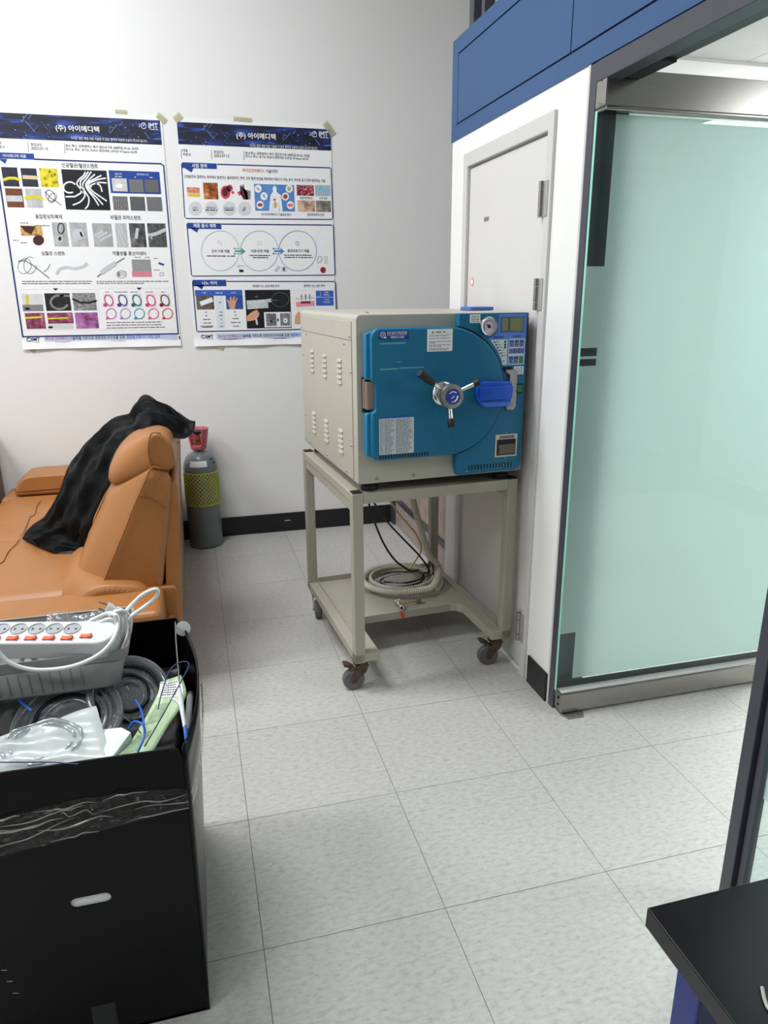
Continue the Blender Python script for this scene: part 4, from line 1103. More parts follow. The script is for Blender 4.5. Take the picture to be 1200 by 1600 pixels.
for pts in ([(572, 466), (560, 490), (528, 520), (516, 548), (545, 585), (560, 610)], [(592, 464), (570, 500), (540, 530), (545, 580), (570, 620), (540, 665), (488, 688)], [(612, 464), (585, 505), (556, 545), (566, 590), (595, 640), (590, 690), (570, 714)],
            [(636, 482), (600, 515), (575, 550), (590, 590), (630, 640), (662, 692)], [(680, 490), (630, 515), (585, 545), (600, 590), (650, 640), (690, 686)], [(710, 508), (650, 520), (596, 548), (615, 590), (670, 630), (716, 662)], [(714, 540), (660, 538), (610, 556), (612, 570)], [(640, 540), (672, 560), (684, 600)]):
    p.line(a, 'A', [(v.x, v.y) for v in smooth_path([(x, y, 0) for x, y in pts], 6)], 10, 2)
p.loop(a, 'A', 468, 570, 42, 36, 11, 2, 60, 330); p.line(a, 'A', [(440, 632), (500, 632), (540, 610), (556, 560)], 11, 2)
fig(p, a, I_wht)
p.photo('A', 727, 455, 1080, 616, I_tab); p.photo('A', 747, 508, 856, 598, gph('pale_print', 190, 214, 2), 2); p.photo('A', 862, 514, 964, 604, gph('fibre_print', 60, 150, 14, 'wave'), 2); p.photo('A', 966, 516, 1066, 604, gph('sem_print', 70, 130, 40), 2)
a = MB(); p.blob(a, 'A', 800, 560, 26, 16, 3); p.text(a, '실물 사진', 'A', 792, 480, 46, 13, 3); p.text(a, '전자현미경 사진', 'A', 955, 484, 80, 13, 3); p.dash(a, 'A', 770, 815, 500, 5, rn, 3); p.dash(a, 'A', 900, 915, 504, 5, rn, 3); p.dash(a, 'A', 1002, 1026, 506, 5, rn, 3); fig(p, a, I_wht)
p.photo('A', 752, 628, 862, 724, gph('wavy_sem_print', 60, 150, 3, 'wave')); p.photo('A', 868, 631, 976, 727, gph('fibre_sem_print', 40, 140, 22)); p.photo('A', 980, 633, 1090, 730, gph('fibre_sem_print2', 44, 150, 17, 'wave'))
p.photo('B', 130, 92, 278, 160, photo_mat('wound_print', [rgb(96, 62, 58), rgb(206, 160, 82), rgb(230, 196, 120)], 4)); a = MB(); p.blob(a, 'B', 250, 188, 36, 33, 2); p.poly(a, 'B', [(135, 95), (230, 100), (205, 150), (160, 130)], 2); fig(p, a, mat('dark_wound', rgb(70, 34, 40), 0.4, var=0.3))
p.photo('B', 334, 73, 448, 229, gph('grey_device_print', 150, 200, 2)); p.photo('B', 446, 73, 576, 230, gph('grey_device_print2', 160, 206, 3))
a = MB(); p.loop(a, 'B', 395, 112, 20, 34, 7, 2); p.line(a, 'B', [(520, 135), (532, 165)], 12, 2); p.blob(a, 'B', 388, 178, 10, 14, 3); fig(p, a, I_blk)
a = MB(); p.poly(a, 'B', [(370, 160), (404, 160), (408, 200), (374, 202)], 2); p.blob(a, 'B', 505, 150, 38, 38, 2); fig(p, a, I_grey)
p.photo('B', 594, 78, 736, 231, gph('grey_tube_print', 150, 186, 2)); p.photo('B', 742, 78, 832, 234, gph('grey_tube_print2', 170, 200, 2)); p.photo('B', 832, 78, 950, 234, gph('spray_print', 30, 150, 3)); p.photo('B', 950, 78, 1082, 234, gph('sem_dark_print', 46, 110, 9))
a = MB(); p.line(a, 'B', [(610, 160), (665, 130)], 16, 2); p.line(a, 'B', [(630, 172), (695, 135)], 16, 2); p.line(a, 'B', [(645, 190), (722, 150)], 16, 2); p.line(a, 'B', [(748, 82), (812, 228)], 9, 2); p.line(a, 'B', [(770, 80), (830, 215)], 9, 2); p.line(a, 'B', [(890, 110), (880, 178)], 22, 2); p.line(a, 'B', [(958, 156), (990, 152), (1020, 142), (1072, 118)], 24, 2); p.line(a, 'B', [(970, 160), (985, 180)], 10, 2); fig(p, a, I_grey)
a = MB(); p.loop(a, 'B', 160, 355, 42, 50, 4, 2, 130, 480, rot=25); p.loop(a, 'B', 195, 350, 40, 54, 4, 2, 0, 300); p.line(a, 'B', [(118, 325), (160, 318), (215, 350), (320, 434)], 8, 2); p.line(a, 'B', [(285, 392), (310, 372), (325, 342)], 5, 2); p.line(a, 'B', [(630, 425), (700, 365), (805, 303)], 9, 2); p.loop(a, 'B', 786, 408, 32, 24, 3, 2); p.blob(a, 'B', 768, 408, 9, 15, 3); p.line(a, 'B', [(1032, 400), (1058, 398), (1058, 416), (1034, 418)], 4, 2, True); fig(p, a, I_mid)
a = MB(); p.line(a, 'B', [(365, 408), (385, 375), (430, 362), (490, 372), (540, 358), (566, 336)], 20, 2); p.line(a, 'B', [(655, 400), (690, 372), (750, 335)], 32, 3); p.line(a, 'B', [(775, 405), (815, 402)], 30, 2); fig(p, a, I_grey)
a = MB(); p.line(a, 'B', [(1025, 335), (1060, 347)], 14, 2); fig(p, a, I_tab)
p.photo('B', 850, 312, 980, 388, gph('grey_cell_print', 120, 180, 14)); p.photo('B', 852, 388, 984, 425, photo_mat('pink_cell_print', [rgb(196, 110, 128), rgb(232, 150, 168)], 14))
bx = MB()
for x0, y0, x1, y1 in ((130, 506, 628, 768), (634, 500, 1130, 768)): p.line(bx, 'B', [(x0, y0), (x1, y0), (x1, y1), (x0 + 8, y1)], 2, 1, True)
p.build('picture_box', bx, I_line)
p.photo('B', 138, 534, 284, 606, gph('cream_print', 206, 222, 2)); p.photo('B', 145, 606, 284, 646, gph('ruler_print', 110, 150, 30)); p.photo('B', 286, 531, 464, 643, gph('black_ring_print', 16, 40, 4)); p.photo('B', 466, 529, 628, 641, gph('grey_sem_print3', 90, 190, 6))
M_tis = photo_mat('tissue_print', [rgb(84, 28, 52), rgb(140, 62, 96), rgb(206, 150, 180)], 4, 'noise')
p.photo('B', 160, 658, 300, 759, M_tis); p.photo('B', 304, 657, 478, 724, M_tis); p.photo('B', 306, 724, 478, 760, gph('ruler_print2', 196, 226, 12)); p.photo('B', 482, 656, 642, 757, photo_mat('tissue_print2', [rgb(120, 50, 80), rgb(170, 110, 180), rgb(214, 140, 150)], 3, 'noise'))
a = MB(); p.line(a, 'B', [(178, 540), (176, 604)], 18, 2); p.line(a, 'B', [(162, 690), (275, 684)], 13, 2); p.line(a, 'B', [(310, 694), (440, 690)], 11, 2); fig(p, a, I_yel)
a = MB(); p.loop(a, 'B', 385, 588, 56, 44, 16, 2, 20, 300); p.line(a, 'B', [(386, 546), (452, 548)], 14, 2); fig(p, a, I_mid)
a = MB(); p.line(a, 'B', [(468, 566), (520, 590), (580, 592), (626, 578)], 14, 2); p.blob(a, 'B', 178, 630, 18, 8, 2); p.blob(a, 'B', 328, 750, 16, 7, 2); fig(p, a, I_blk)
for k, (c1, c2) in enumerate((((206, 70, 128), (196, 120, 180)), ((74, 56, 138), (168, 156, 210)), ((20, 96, 104), (70, 160, 178)), ((214, 60, 118), (224, 110, 150)), ((112, 28, 52), (206, 84, 98)))):
    x = 702 + 91 * k
    bgm = mat('ring_ground_%d' % k, rgb(*[min(255, 196 + c // 5) for c in c1]), 0.5)
    p.photo('B', x - 34, 536, x + 36, 618, bgm)
    a = MB(); p.loop(a, 'B', x + 2, 576, 24, 36, 8, 3, rot=-28); p.blob(a, 'B', x - 22, 606, 14, 12, 3, 10); fig(p, a, mat('ring_ink_a%d' % k, rgb(*c1), 0.5))
    a = MB(); p.blob(a, 'B', x + 2, 576, 22, 34, 2); p.blob(a, 'B', x + 18, 664, 28, 28, 2); fig(p, a, I_wht)
    a = MB(); p.loop(a, 'B', x + 18, 662, 32, 33, 7, 3); p.blob(a, 'B', x - 8, 692, 11, 8, 3, 10); fig(p, a, mat('ring_ink_b%d' % k, rgb(*c2), 0.5))
def footer(p, zk, bar, segs, lx, ly):
    p.photo(zk, *bar, I_bar, 1, 'footer_bar')
    for (body, m), cx, cy, w in segs:
        a = MB(); p.text(a, body, zk, cx, cy, w, 22, 3); p.build('footer_lettering', a, m)
    a = MB(); p.text(a, 'IMT', zk, lx, ly, 50, 25, 3, True); p.loop(a, zk, lx - 44, ly + 2, 16, 11, 5, 3, 160, 480); p.loop(a, zk, lx - 50, ly + 1, 8, 13, 4, 3, 30, 260); p.dash(a, zk, lx - 24, lx + 26, ly + 20, 3, rn, 3)
    p.build('logo', a, I_navy)
footer(p, 'B', (285, 803, 1150, 840), ((FOOT[0], 374, 821, 156), (FOOT[1], 632, 817, 356), (FOOT[2], 926, 811, 214)), 234, 828)
M_tape = clear_mat('yellowed_masking_tape', (0.86, 0.84, 0.68), 0.1, 0.4, 0.5, (0.82, 0.80, 0.66))
def tapes(p, spots):
    for cx, cz, w, h, ang in spots:
        Mt = Matrix.Translation((cx, PYF - 0.0025, cz)) @ Matrix.Rotation(math.radians(ang), 4, 'Y')
        MB(Mt).box(-w / 2, -0.0003, -h / 2, w / 2, 0.0003, h / 2).build('tape', M_tape, p.t)
tapes(p, ((-0.098, 2.372, 0.05, 0.03, 38), (-0.88, 1.196, 0.06, 0.03, -35), (-0.30, 2.392, 0.06, 0.02, 2)))

# ---------- right poster
p = Poster('business plan poster with three linked circles, partly behind the sterilizer', -0.022, 0.821, 1.180, 2.382, {'C': (265, 170, 0.225), 'D': (280, 340, 0.21667)})
header(p, 'C', 42, 90, 1124, 292, 600, 194, 272, SUB, 795, 266, 470, 1068, 178)
t = MB()
p.text(t, '대표', 'C', 108, 291, 36, 20); p.text(t, '박춘규', 'C', 120, 318, 54, 20)
p.text(t, '창업년도', 'C', 342, 301, 70, 20); p.text(t, '2023.07.15', 'C', 361, 327, 106, 18)
p.text(t, AD1, 'C', 750, 318, 446, 20); p.text(t, AD2, 'C', 746, 341, 438, 20)
for x, y in ((80, 314), (290, 318), (514, 326)): p.line(t, 'C', [(x, y - 32), (x + 3, y + 32)], 3)
p.text(t, '기술이란?', 'C', 709, 434, 84, 24)
p.text(t, '인체표면과 접촉하는 부위에서 발생하는 물리화학적, 면역, 조직 혈액 반응을 제어하여 의료기기 성능 유지, 부작용 없이 생체 융합하는 기술', 'C', 602, 486, 976, 22)
p.text(t, '피부', 'C', 176, 690, 32, 18); p.text(t, '중재의료', 'C', 288, 690, 62, 18); p.text(t, '미용/성형', 'C', 411, 692, 68, 18); p.text(t, '뼈', 'C', 518, 692, 16, 18)
for x, w in ((180, 36), (290, 84), (414, 64), (520, 30)): p.dash(t, 'C', x - w / 2, x + w / 2, 708, 6, rn, 3)
p.text(t, '바이오인터페이스 기술응용 분야', 'C', 740, 734, 204, 18); p.text(t, '염증/혈액반응', 'C', 948, 620, 88, 16); p.text(t, '조직 반응', 'C', 1066, 622, 56, 16); p.text(t, '물리적/화학적 반응', 'C', 1014, 736, 116, 17)
p.text(t, '상처 치료 제품', 'D', 298, 242, 130, 22); p.text(t, '미용/성형 제품', 'D', 582, 241, 128, 22); p.text(t, '중재의료기기 제품', 'D', 858, 240, 156, 22)
for x0, x1, y in ((200, 402, 280), (508, 656, 276), (530, 640, 291), (755, 952, 274), (758, 962, 290)): p.dash(t, 'D', x0, x1, y, 6, rn, 3)
p.text(t, '휴대용 나노 섬유 제조 장치', 'D', 625, 493, 192, 19); p.text(t, '출력된 나노 섬유 특성', 'D', 974, 491, 150, 19)
for x0, x1, y in ((186, 200, 684), (188, 202, 710), (172, 224, 736), (174, 230, 762), (152, 252, 784), (165, 240, 792), (284, 300, 614), (288, 312, 684), (286, 314, 708), (298, 308, 736), (300, 310, 762), (295, 318, 786), (396, 410, 682), (400, 412, 706), (384, 430, 730), (372, 446, 758), (388, 436, 784)): p.dash(t, 'D', x0, x1, y, 5, rn, 3)
p.build('printed_text', t, I_text)
a = MB(); p.text(a, '바이오인터페이스', 'C', 583, 430, 152, 24); p.build('printed_text', a, I_red)
f = MB()
p.line(f, 'C', [(330, 386), (700, 398), (1112, 411)], 8); p.line(f, 'C', [(83, 385), (105, 752), (118, 762), (1124, 769), (1132, 756), (1120, 418), (1112, 411)], 7)
p.line(f, 'C', [(360, 801), (1125, 808)], 8); p.line(f, 'D', [(55, 45), (88, 412), (98, 422), (1112, 415), (1122, 404), (1110, 62), (1104, 55)], 7)
p.line(f, 'D', [(340, 460), (1118, 461)], 7); p.line(f, 'D', [(96, 460), (126, 812), (134, 822), (1140, 800)], 8); p.line(f, 'D', [(1118, 461), (1126, 474), (1140, 800)], 7)
p.line(f, 'D', [(282, 879), (1150, 862)], 7)
p.build('section_border', f, I_navy)
for zk, x0, y0, x1, y1, body, cx, cy, w in (('C', 84, 377, 328, 413, '사업 영역', 206, 397, 104), ('C', 122, 797, 360, 830, '제품 출시 계획', 242, 812, 156), ('D', 96, 454, 340, 488, '나노 아이', 218, 471, 106)):
    p.photo(zk, x0, y0 - 5, x1, y1 + 6, I_tab, 2, 'section_tab')
    a = MB(); p.poly(a, zk, [(x0 + 18, y1 - 2), (x0 + 82, y1 - 2), (x0 + 68, y1 + 30)], 2); p.build('tab_fold', a, I_tab)
    a = MB(); p.text(a, body, zk, cx, cy, w, 27, 4, True); p.build('tab_lettering', a, I_wht)
p.photo('C', 120, 545, 210, 585, photo_mat('skin_print', [rgb(150, 60, 70), rgb(220, 130, 120), rgb(236, 196, 90)], 5)); p.photo('C', 124, 585, 212, 612, mat('yellow_fat', rgb(226, 190, 70), 0.5, var=0.15, scale=90))
p.photo('C', 230, 513, 340, 630, photo_mat('orange_scan_print', [rgb(96, 42, 12), rgb(176, 96, 30), rgb(240, 200, 140)], 3, 'noise'))
a = MB(); p.blob(a, 'C', 388, 580, 34, 46, 2); p.blob(a, 'C', 416, 552, 22, 24, 2); p.blob(a, 'C', 438, 582, 10, 10, 2); p.line(a, 'C', [(480, 575), (490, 600)], 24, 2); fig(p, a, mat('blood_red', rgb(206, 60, 84), 0.5, var=0.2))
a = MB(); p.blob(a, 'C', 386, 578, 20, 30, 3); p.blob(a, 'C', 414, 550, 11, 13, 3); p.poly(a, 'C', [(488, 530), (512, 548), (540, 580), (545, 630), (512, 630), (490, 590)], 2); fig(p, a, mat('dark_red', rgb(78, 24, 34), 0.5, var=0.4))
a = MB(); p.poly(a, 'C', [(500, 530), (516, 526), (520, 560), (562, 572), (560, 628), (530, 632), (520, 590)], 2); fig(p, a, I_mid)
a = MB()
for x in (178, 290, 412, 520): p.blob(a, 'C', x, 693, 46, 48, 2, 26)
fig(p, a, mat('ball_grey', rgb(210, 214, 220), 0.4, var=0.02))
p.photo('C', 585, 522, 870, 714, photo_mat('blue_body_print', [rgb(70, 120, 190), rgb(96, 150, 214)], 2))
a = MB(); p.poly(a, 'C', [(712, 585), (700, 600), (690, 710), (712, 712), (716, 640), (714, 712), (760, 712), (758, 640), (764, 712), (784, 710), (772, 600), (750, 585), (742, 575), (742, 550), (728, 534), (714, 550), (718, 575)], 2)
for x, y in ((614, 556), (655, 608), (803, 610), (830, 556), (628, 668), (838, 670)): p.blob(a, 'C', x, y, 25, 28, 2)
fig(p, a, I_wht)
a = MB(); p.blob(a, 'C', 803, 610, 16, 17, 3); p.blob(a, 'C', 628, 668, 18, 12, 3); p.blob(a, 'C', 728, 632, 9, 7, 3); fig(p, a, mat('organ_red', rgb(186, 66, 52), 0.5, var=0.3, scale=120))
a = MB(); p.blob(a, 'C', 838, 670, 20, 11, 3); fig(p, a, mat('vessel_pink', rgb(232, 110, 110), 0.5)); a = MB(); p.blob(a, 'C', 830, 556, 14, 15, 3); p.blob(a, 'C', 734, 668, 12, 24, 3); fig(p, a, mat('bone_ochre', rgb(196, 176, 120), 0.5, var=0.2, scale=120))
a = MB(); p.line(a, 'C', [(604, 548), (622, 566)], 8, 3); p.line(a, 'C', [(644, 598), (664, 620)], 6, 3); p.line(a, 'C', [(652, 594), (660, 606)], 6, 3); fig(p, a, I_mid)
p.photo('C', 880, 529, 1002, 606, photo_mat('blood_print', [rgb(70, 20, 32), rgb(150, 40, 60), rgb(206, 130, 140)], 7, 'voronoi')); p.photo('C', 1008, 530, 1116, 608, photo_mat('cell_map_print', [rgb(206, 168, 130), rgb(150, 190, 214), rgb(120, 170, 210)], 5))
p.photo('C', 886, 636, 1010, 716, photo_mat('skin_fold_print', [rgb(140, 100, 84), rgb(216, 184, 160), rgb(230, 204, 184)], 3)); p.photo('C', 1014, 638, 1120, 718, photo_mat('olive_print', [rgb(90, 84, 70), rgb(140, 136, 120), rgb(190, 186, 170)], 3))
# three linked circles with arrows
for k, (cx, m) in enumerate(((296, mat('ring_green', rgb(150, 186, 178), 0.5)), (578, mat('ring_steel', rgb(140, 164, 190), 0.5)), (854, mat('ring_violet', rgb(110, 120, 190), 0.5)))):
    a = MB(); p.loop(a, 'D', cx, 240, 136, 144, 4, 2, 8 if k < 2 else 0, 352 if k < 2 else 360, 48); fig(p, a, m)
for x, m in ((402, mat('arrow_green', rgb(78, 170, 140), 0.5)), (682, mat('arrow_blue', rgb(66, 140, 190), 0.5))):
    a = MB(); p.line(a, 'D', [(x, 242), (x + 52, 242)], 13, 3); p.poly(a, 'D', [(x + 44, 218), (x + 76, 242), (x + 44, 266), (x + 50, 242)], 3)
    for yy_ in (224, 260): p.blob(a, 'D', x - 4, yy_, 6, 6, 3, 12); p.line(a, 'D', [(x, yy_), (x + 40, yy_)], 3, 3)
    fig(p, a, m)
a = MB(); p.loop(a, 'D', 288, 178, 12, 12, 2.5, 3); p.line(a, 'D', [(297, 187), (312, 200)], 3, 3); p.loop(a, 'D', 578, 185, 13, 14, 3, 3); p.loop(a, 'D', 849, 186, 15, 15, 3, 3); p.loop(a, 'D', 849, 186, 8, 8, 3, 3); p.line(a, 'D', [(420, 350), (440, 350)], 16, 3); p.dash(a, 'D', 446, 470, 352, 7, rn, 3); p.line(a, 'D', [(690, 385), (722, 352)], 20, 3); p.line(a, 'D', [(738, 372), (770, 372)], 34, 3); p.loop(a, 'D', 1010, 302, 15, 24, 7, 3, rot=15)
for k in range(5): p.dash(a, 'D', 1044, 1068, 284 + 12 * k, 5, rn, 3)
fig(p, a, I_grey)
a = MB(); p.line(a, 'D', [(432, 384), (462, 384)], 18, 3); p.blob(a, 'D', 754, 372, 6, 12, 4); fig(p, a, I_blk)
a = MB(); p.blob(a, 'D', 1036, 378, 20, 22, 3); fig(p, a, mat('heart_red', rgb(150, 34, 48), 0.5, var=0.3, scale=120))
# nano section
M_cob = mat('poster_cobalt', rgb(48, 96, 190), 0.45)
p.photo('D', 112, 523, 456, 562, M_cob, 1, 'table_heading'); p.photo('D', 256, 562, 332, 796, mat('pale_column', rgb(222, 228, 238), 0.5), 1, 'table_column')
a = MB(); p.text(a, '기존', 'D', 180, 542, 30, 14, 3); p.text(a, '나노아이', 'D', 390, 542, 36, 13, 3); p.dash(a, 'D', 262, 312, 546, 6, rn, 3); p.line(a, 'D', [(152, 622), (240, 590)], 34, 3); fig(p, a, I_wht)
p.photo('D', 120, 564, 254, 662, photo_mat('taupe_print', [rgb(70, 60, 54), rgb(128, 116, 104)], 3)); p.photo('D', 334, 562, 462, 660, photo_mat('blue_hand_print', [rgb(36, 66, 140), rgb(60, 96, 176)], 3))
M_skin = mat('poster_skin', rgb(214, 160, 124), 0.5, var=0.08)
a = MB(); p.poly(a, 'D', [(366, 660), (356, 622), (340, 592), (350, 590), (364, 608), (366, 570), (376, 570), (380, 602), (392, 566), (401, 568), (396, 606), (414, 578), (421, 583), (406, 620), (400, 660)], 2); p.poly(a, 'D', [(486, 712), (520, 682), (560, 664), (578, 690), (572, 716), (536, 742), (490, 748)], 3); p.poly(a, 'D', [(832, 768), (834, 712), (858, 676), (876, 690), (874, 768)], 2); fig(p, a, M_skin)
p.photo('D', 472, 522, 810, 794, I_blk, 2)
a = MB(); p.line(a, 'D', [(488, 630), (640, 620)], 66, 3); p.line(a, 'D', [(636, 600), (662, 596)], 26, 3); p.line(a, 'D', [(552, 720), (562, 772)], 16, 4); p.text(a, '노즐', 'D', 555, 569, 20, 9, 3); fig(p, a, mat('device_silver', rgb(196, 204, 204), 0.4, var=0.2, scale=60))
a = MB(); p.loop(a, 'D', 728, 592, 62, 52, 2, 3); p.line(a, 'D', [(662, 594), (716, 598)], 3, 3); fig(p, a, I_mid)
p.photo('D', 610, 682, 806, 788, I_wht, 3); p.photo('D', 624, 692, 702, 780, gph('sem_a', 90, 150, 3), 4); p.photo('D', 726, 690, 800, 778, gph('sem_b', 90, 160, 5), 4)
a = MB(); p.blob(a, 'D', 662, 746, 8, 8, 5); p.poly(a, 'D', [(706, 722), (720, 738), (706, 754)], 5); p.blob(a, 'D', 765, 742, 5, 5, 6); fig(p, a, I_blk)
a = MB(); p.blob(a, 'D', 765, 742, 16, 18, 5); fig(p, a, I_wht)
bx = MB(); p.line(bx, 'D', [(820, 524), (976, 524), (978, 660), (828, 660)], 2, 1, True); p.build('picture_box', bx, I_line)
a = MB(); p.line(a, 'D', [(842, 626), (975, 618)], 38, 2); fig(p, a, mat('print_pink', rgb(232, 150, 160), 0.5)); a = MB(); p.line(a, 'D', [(876, 612), (946, 610)], 18, 3); fig(p, a, mat('print_dark_red', rgb(120, 36, 44), 0.5))
a = MB()
for k in range(3): p.line(a, 'D', [(880 + 30 * k, 550), (881 + 30 * k, 594)], 4, 3); p.line(a, 'D', [(870 + 30 * k, 566), (890 + 30 * k, 566)], 3, 3)
p.line(a, 'D', [(838, 586), (978, 578)], 2, 3); fig(p, a, I_text)
p.photo('D', 984, 527, 1112, 572, M_cob); p.photo('D', 985, 576, 1113, 634, M_cob)
a = MB(); p.text(a, '빠른', 'D', 1062, 540, 24, 12, 3); p.text(a, '적용시간', 'D', 1062, 557, 46, 12, 3); p.text(a, '기능성', 'D', 1062, 591, 34, 12, 3); p.text(a, '나노섬유', 'D', 1064, 609, 52, 12, 3); p.loop(a, 'D', 1004, 553, 16, 16, 2, 3, -60, 120); fig(p, a, I_wht)
footer(p, 'D', (268, 838, 1140, 872), ((FOOT[0], 360, 854, 156), (FOOT[1], 620, 849, 350), (FOOT[2], 912, 842, 216)), 220, 857)
tapes(p, ((-0.012, 2.378, 0.045, 0.035, -40), (0.33, 2.386, 0.10, 0.022, 2), (0.81, 2.362, 0.075, 0.035, 52), (0.10, 1.186, 0.09, 0.035, 15)))
# ------------------------------------------------------------------ sofa
M_lea = mat('tan_leather', rgb(163, 108, 58), 0.42, var=0.06, scale=6, bump=0.12, bscale=220)
M_seam = mat('dark_tan_seam', rgb(136, 82, 42), 0.5)
sofa = thing('leather_sofa', 'tan leather sofa with high padded backrest against the back wall', 'sofa', (-0.6, -0.2, 0))
def lerp2(a, b, t): return (a[0] + (b[0] - a[0]) * t, a[1] + (b[1] - a[1]) * t)
def dense(prof, n=4):
    return [(v.x, v.y) for v in smooth_path([(p[0], p[1], 0) for p in prof], n, closed=True)]
B_mid = [(-0.590, 0.40), (-0.545, 0.47), (-0.503, 0.56), (-0.460, 0.64), (-0.428, 0.70), (-0.400, 0.755), (-0.360, 0.79), (-0.26, 0.81), (-0.165, 0.80), (-0.168, 0.70), (-0.20, 0.52), (-0.24, 0.38), (-0.42, 0.36)]
B_end = [(-0.470, 0.37), (-0.430, 0.455), (-0.385, 0.55), (-0.340, 0.64), (-0.298, 0.73), (-0.252, 0.82), (-0.218, 0.878), (-0.19, 0.872), (-0.155, 0.835), (-0.172, 0.70), (-0.207, 0.52), (-0.247, 0.36), (-0.36, 0.34)]
H_mid = [(-0.372, 0.778), (-0.396, 0.815), (-0.362, 0.89), (-0.300, 0.95), (-0.215, 0.978), (-0.150, 0.95), (-0.138, 0.86), (-0.25, 0.79)]
H_end = [(-0.222, 0.885), (-0.226, 0.93), (-0.220, 0.97), (-0.205, 1.002), (-0.175, 1.000), (-0.143, 0.955), (-0.142, 0.875), (-0.18, 0.874)]
L_mid = [(-0.640, 0.34), (-0.625, 0.40), (-0.585, 0.45), (-0.53, 0.48), (-0.42, 0.48), (-0.28, 0.44), (-0.25, 0.30), (-0.45, 0.28)]
L_end = [(-0.570, 0.30), (-0.540, 0.37), (-0.495, 0.425), (-0.440, 0.455), (-0.36, 0.45), (-0.275, 0.42), (-0.255, 0.30), (-0.42, 0.28)]
low = lambda P, k: [(x, 0.775 + (z - 0.775) * k) for x, z in P]
def cushion(name, mid, end, y0, y1, near_end, label=None):
    st_ = [(0.0, 0.0), (0.02, 0.10), (0.05, 0.35), (0.10, 0.68), (0.16, 0.90), (0.24, 1.0), (0.76, 1.0), (0.86, 0.93), (0.94, 0.80), (1.0, 0.62)]
    if not near_end: st_ = [(0.0, 0.62), (0.06, 0.80), (0.14, 0.93), (0.24, 1.0), (0.76, 1.0), (0.86, 0.93), (0.94, 0.75), (1.0, 0.3)]
    dm, de = dense(mid), dense(end)
    loops = []
    for u, b in st_:
        y = y0 + (y1 - y0) * u
        loops.append([(lerp2(e, m, b)[0], y, lerp2(e, m, b)[1]) for e, m in zip(de, dm)])
    return MB().loft(loops).build(name, M_lea, sofa, smooth=62, sub=1)
YN, YM, YF = -0.95, -0.20, 0.55
c_n = cushion('back_cushion', B_mid, B_end, YN, YM, True)
c_f = cushion('back_cushion', [(x, 0.4 + (z - 0.4) * 0.93) for x, z in B_mid], [(x, 0.4 + (z - 0.4) * 0.93) for x, z in B_mid], YM, YF, False)
h_n = cushion('headrest', H_mid, H_end, YN, YM, True)
h_f = cushion('headrest', low(H_mid, 0.35), low(H_mid, 0.30), YM, YF, False)
l_n = cushion('lumbar_cushion', L_mid, L_end, YN - 0.05, YM, True)
# piping along the end seams
def seam(pts, r, parent, m=M_seam): return MB().tube(smooth_path(pts, 6), r, 6).build('piping', m, parent, smooth=60)
seam([(x - 0.001, YN - 0.001, z) for x, z in B_end[:8]], 0.0035, c_n, M_lea)
seam([(x - 0.001, YN - 0.001, z) for x, z in H_end[:5]], 0.0032, h_n, M_lea)
seam([(x - 0.001, YN - 0.0015, z) for x, z in [(-0.275, 0.775), (-0.23, 0.765), (-0.185, 0.725)]], 0.0018, c_n)
# rear shell of the backrest and base
MB().prism([(-0.235, 0.10), (-0.172, 0.10), (-0.160, 0.42), (-0.136, 0.79), (-0.142, 0.815), (-0.162, 0.815), (-0.20, 0.60)], 1, YN + 0.012, YF).build('back_shell', M_lea, sofa, smooth=40, bevel=0.008, seg=3)
MB().prism([(-0.262, 0.10), (-0.170, 0.10), (-0.170, 0.40), (-0.182, 0.415), (-0.232, 0.418), (-0.250, 0.40)], 1, YN - 0.002, YN + 0.06).build('lower_shell', M_lea, sofa, smooth=40, bevel=0.008, seg=3)
MB().box(-1.06, -1.20, 0.05, -0.19, 0.78, 0.30).build('base', M_lea, sofa, bevel=0.02, seg=3)
for x in (-0.98, -0.30):
    for y in (-1.1, 0.7):
        MB().lathe([(0.02, 0.0), (0.024, 0.052)], 14, Matrix.Translation((x, y, 0))).build('foot', M_rubber, sofa)
# seat cushions, slightly domed
for y0, y1 in ((-0.93, -0.20), (-0.20, 0.545)):
    def top(u, v, y0=y0, y1=y1):
        x = -1.10 + 0.56 * u; y = y0 + (y1 - y0) * v
        e = min(1, min(u, 1 - u * 0.6) / 0.10) * 1.0; g = min(1, min(v, 1 - v) / 0.06)
        return (x, y, 0.40 + 0.028 * math.sqrt(max(0, e)) * math.sqrt(max(0, g)) + 0.006 * math.sin(PI * v))
    mb = MB(); nu, nv = 24, 30
    mb.grid(top, nu, nv)
    mb.box(-1.10, y0 + 0.002, 0.28, -0.54, y1 - 0.002, 0.402)
    mb.build('seat_cushion', M_lea, sofa, smooth=45)
# curved seam across the seat
pts = [at(2, 0.4365, u, v) for u, v in ((64, 782), (58, 790), (54, 804), (47, 808), (40, 824), (28, 846), (13, 862), (6, 876), (-2, 881))]
MB().tube(smooth_path(pts, 5), 0.0018, 6).build('seat_seam', M_seam, sofa, smooth=60)
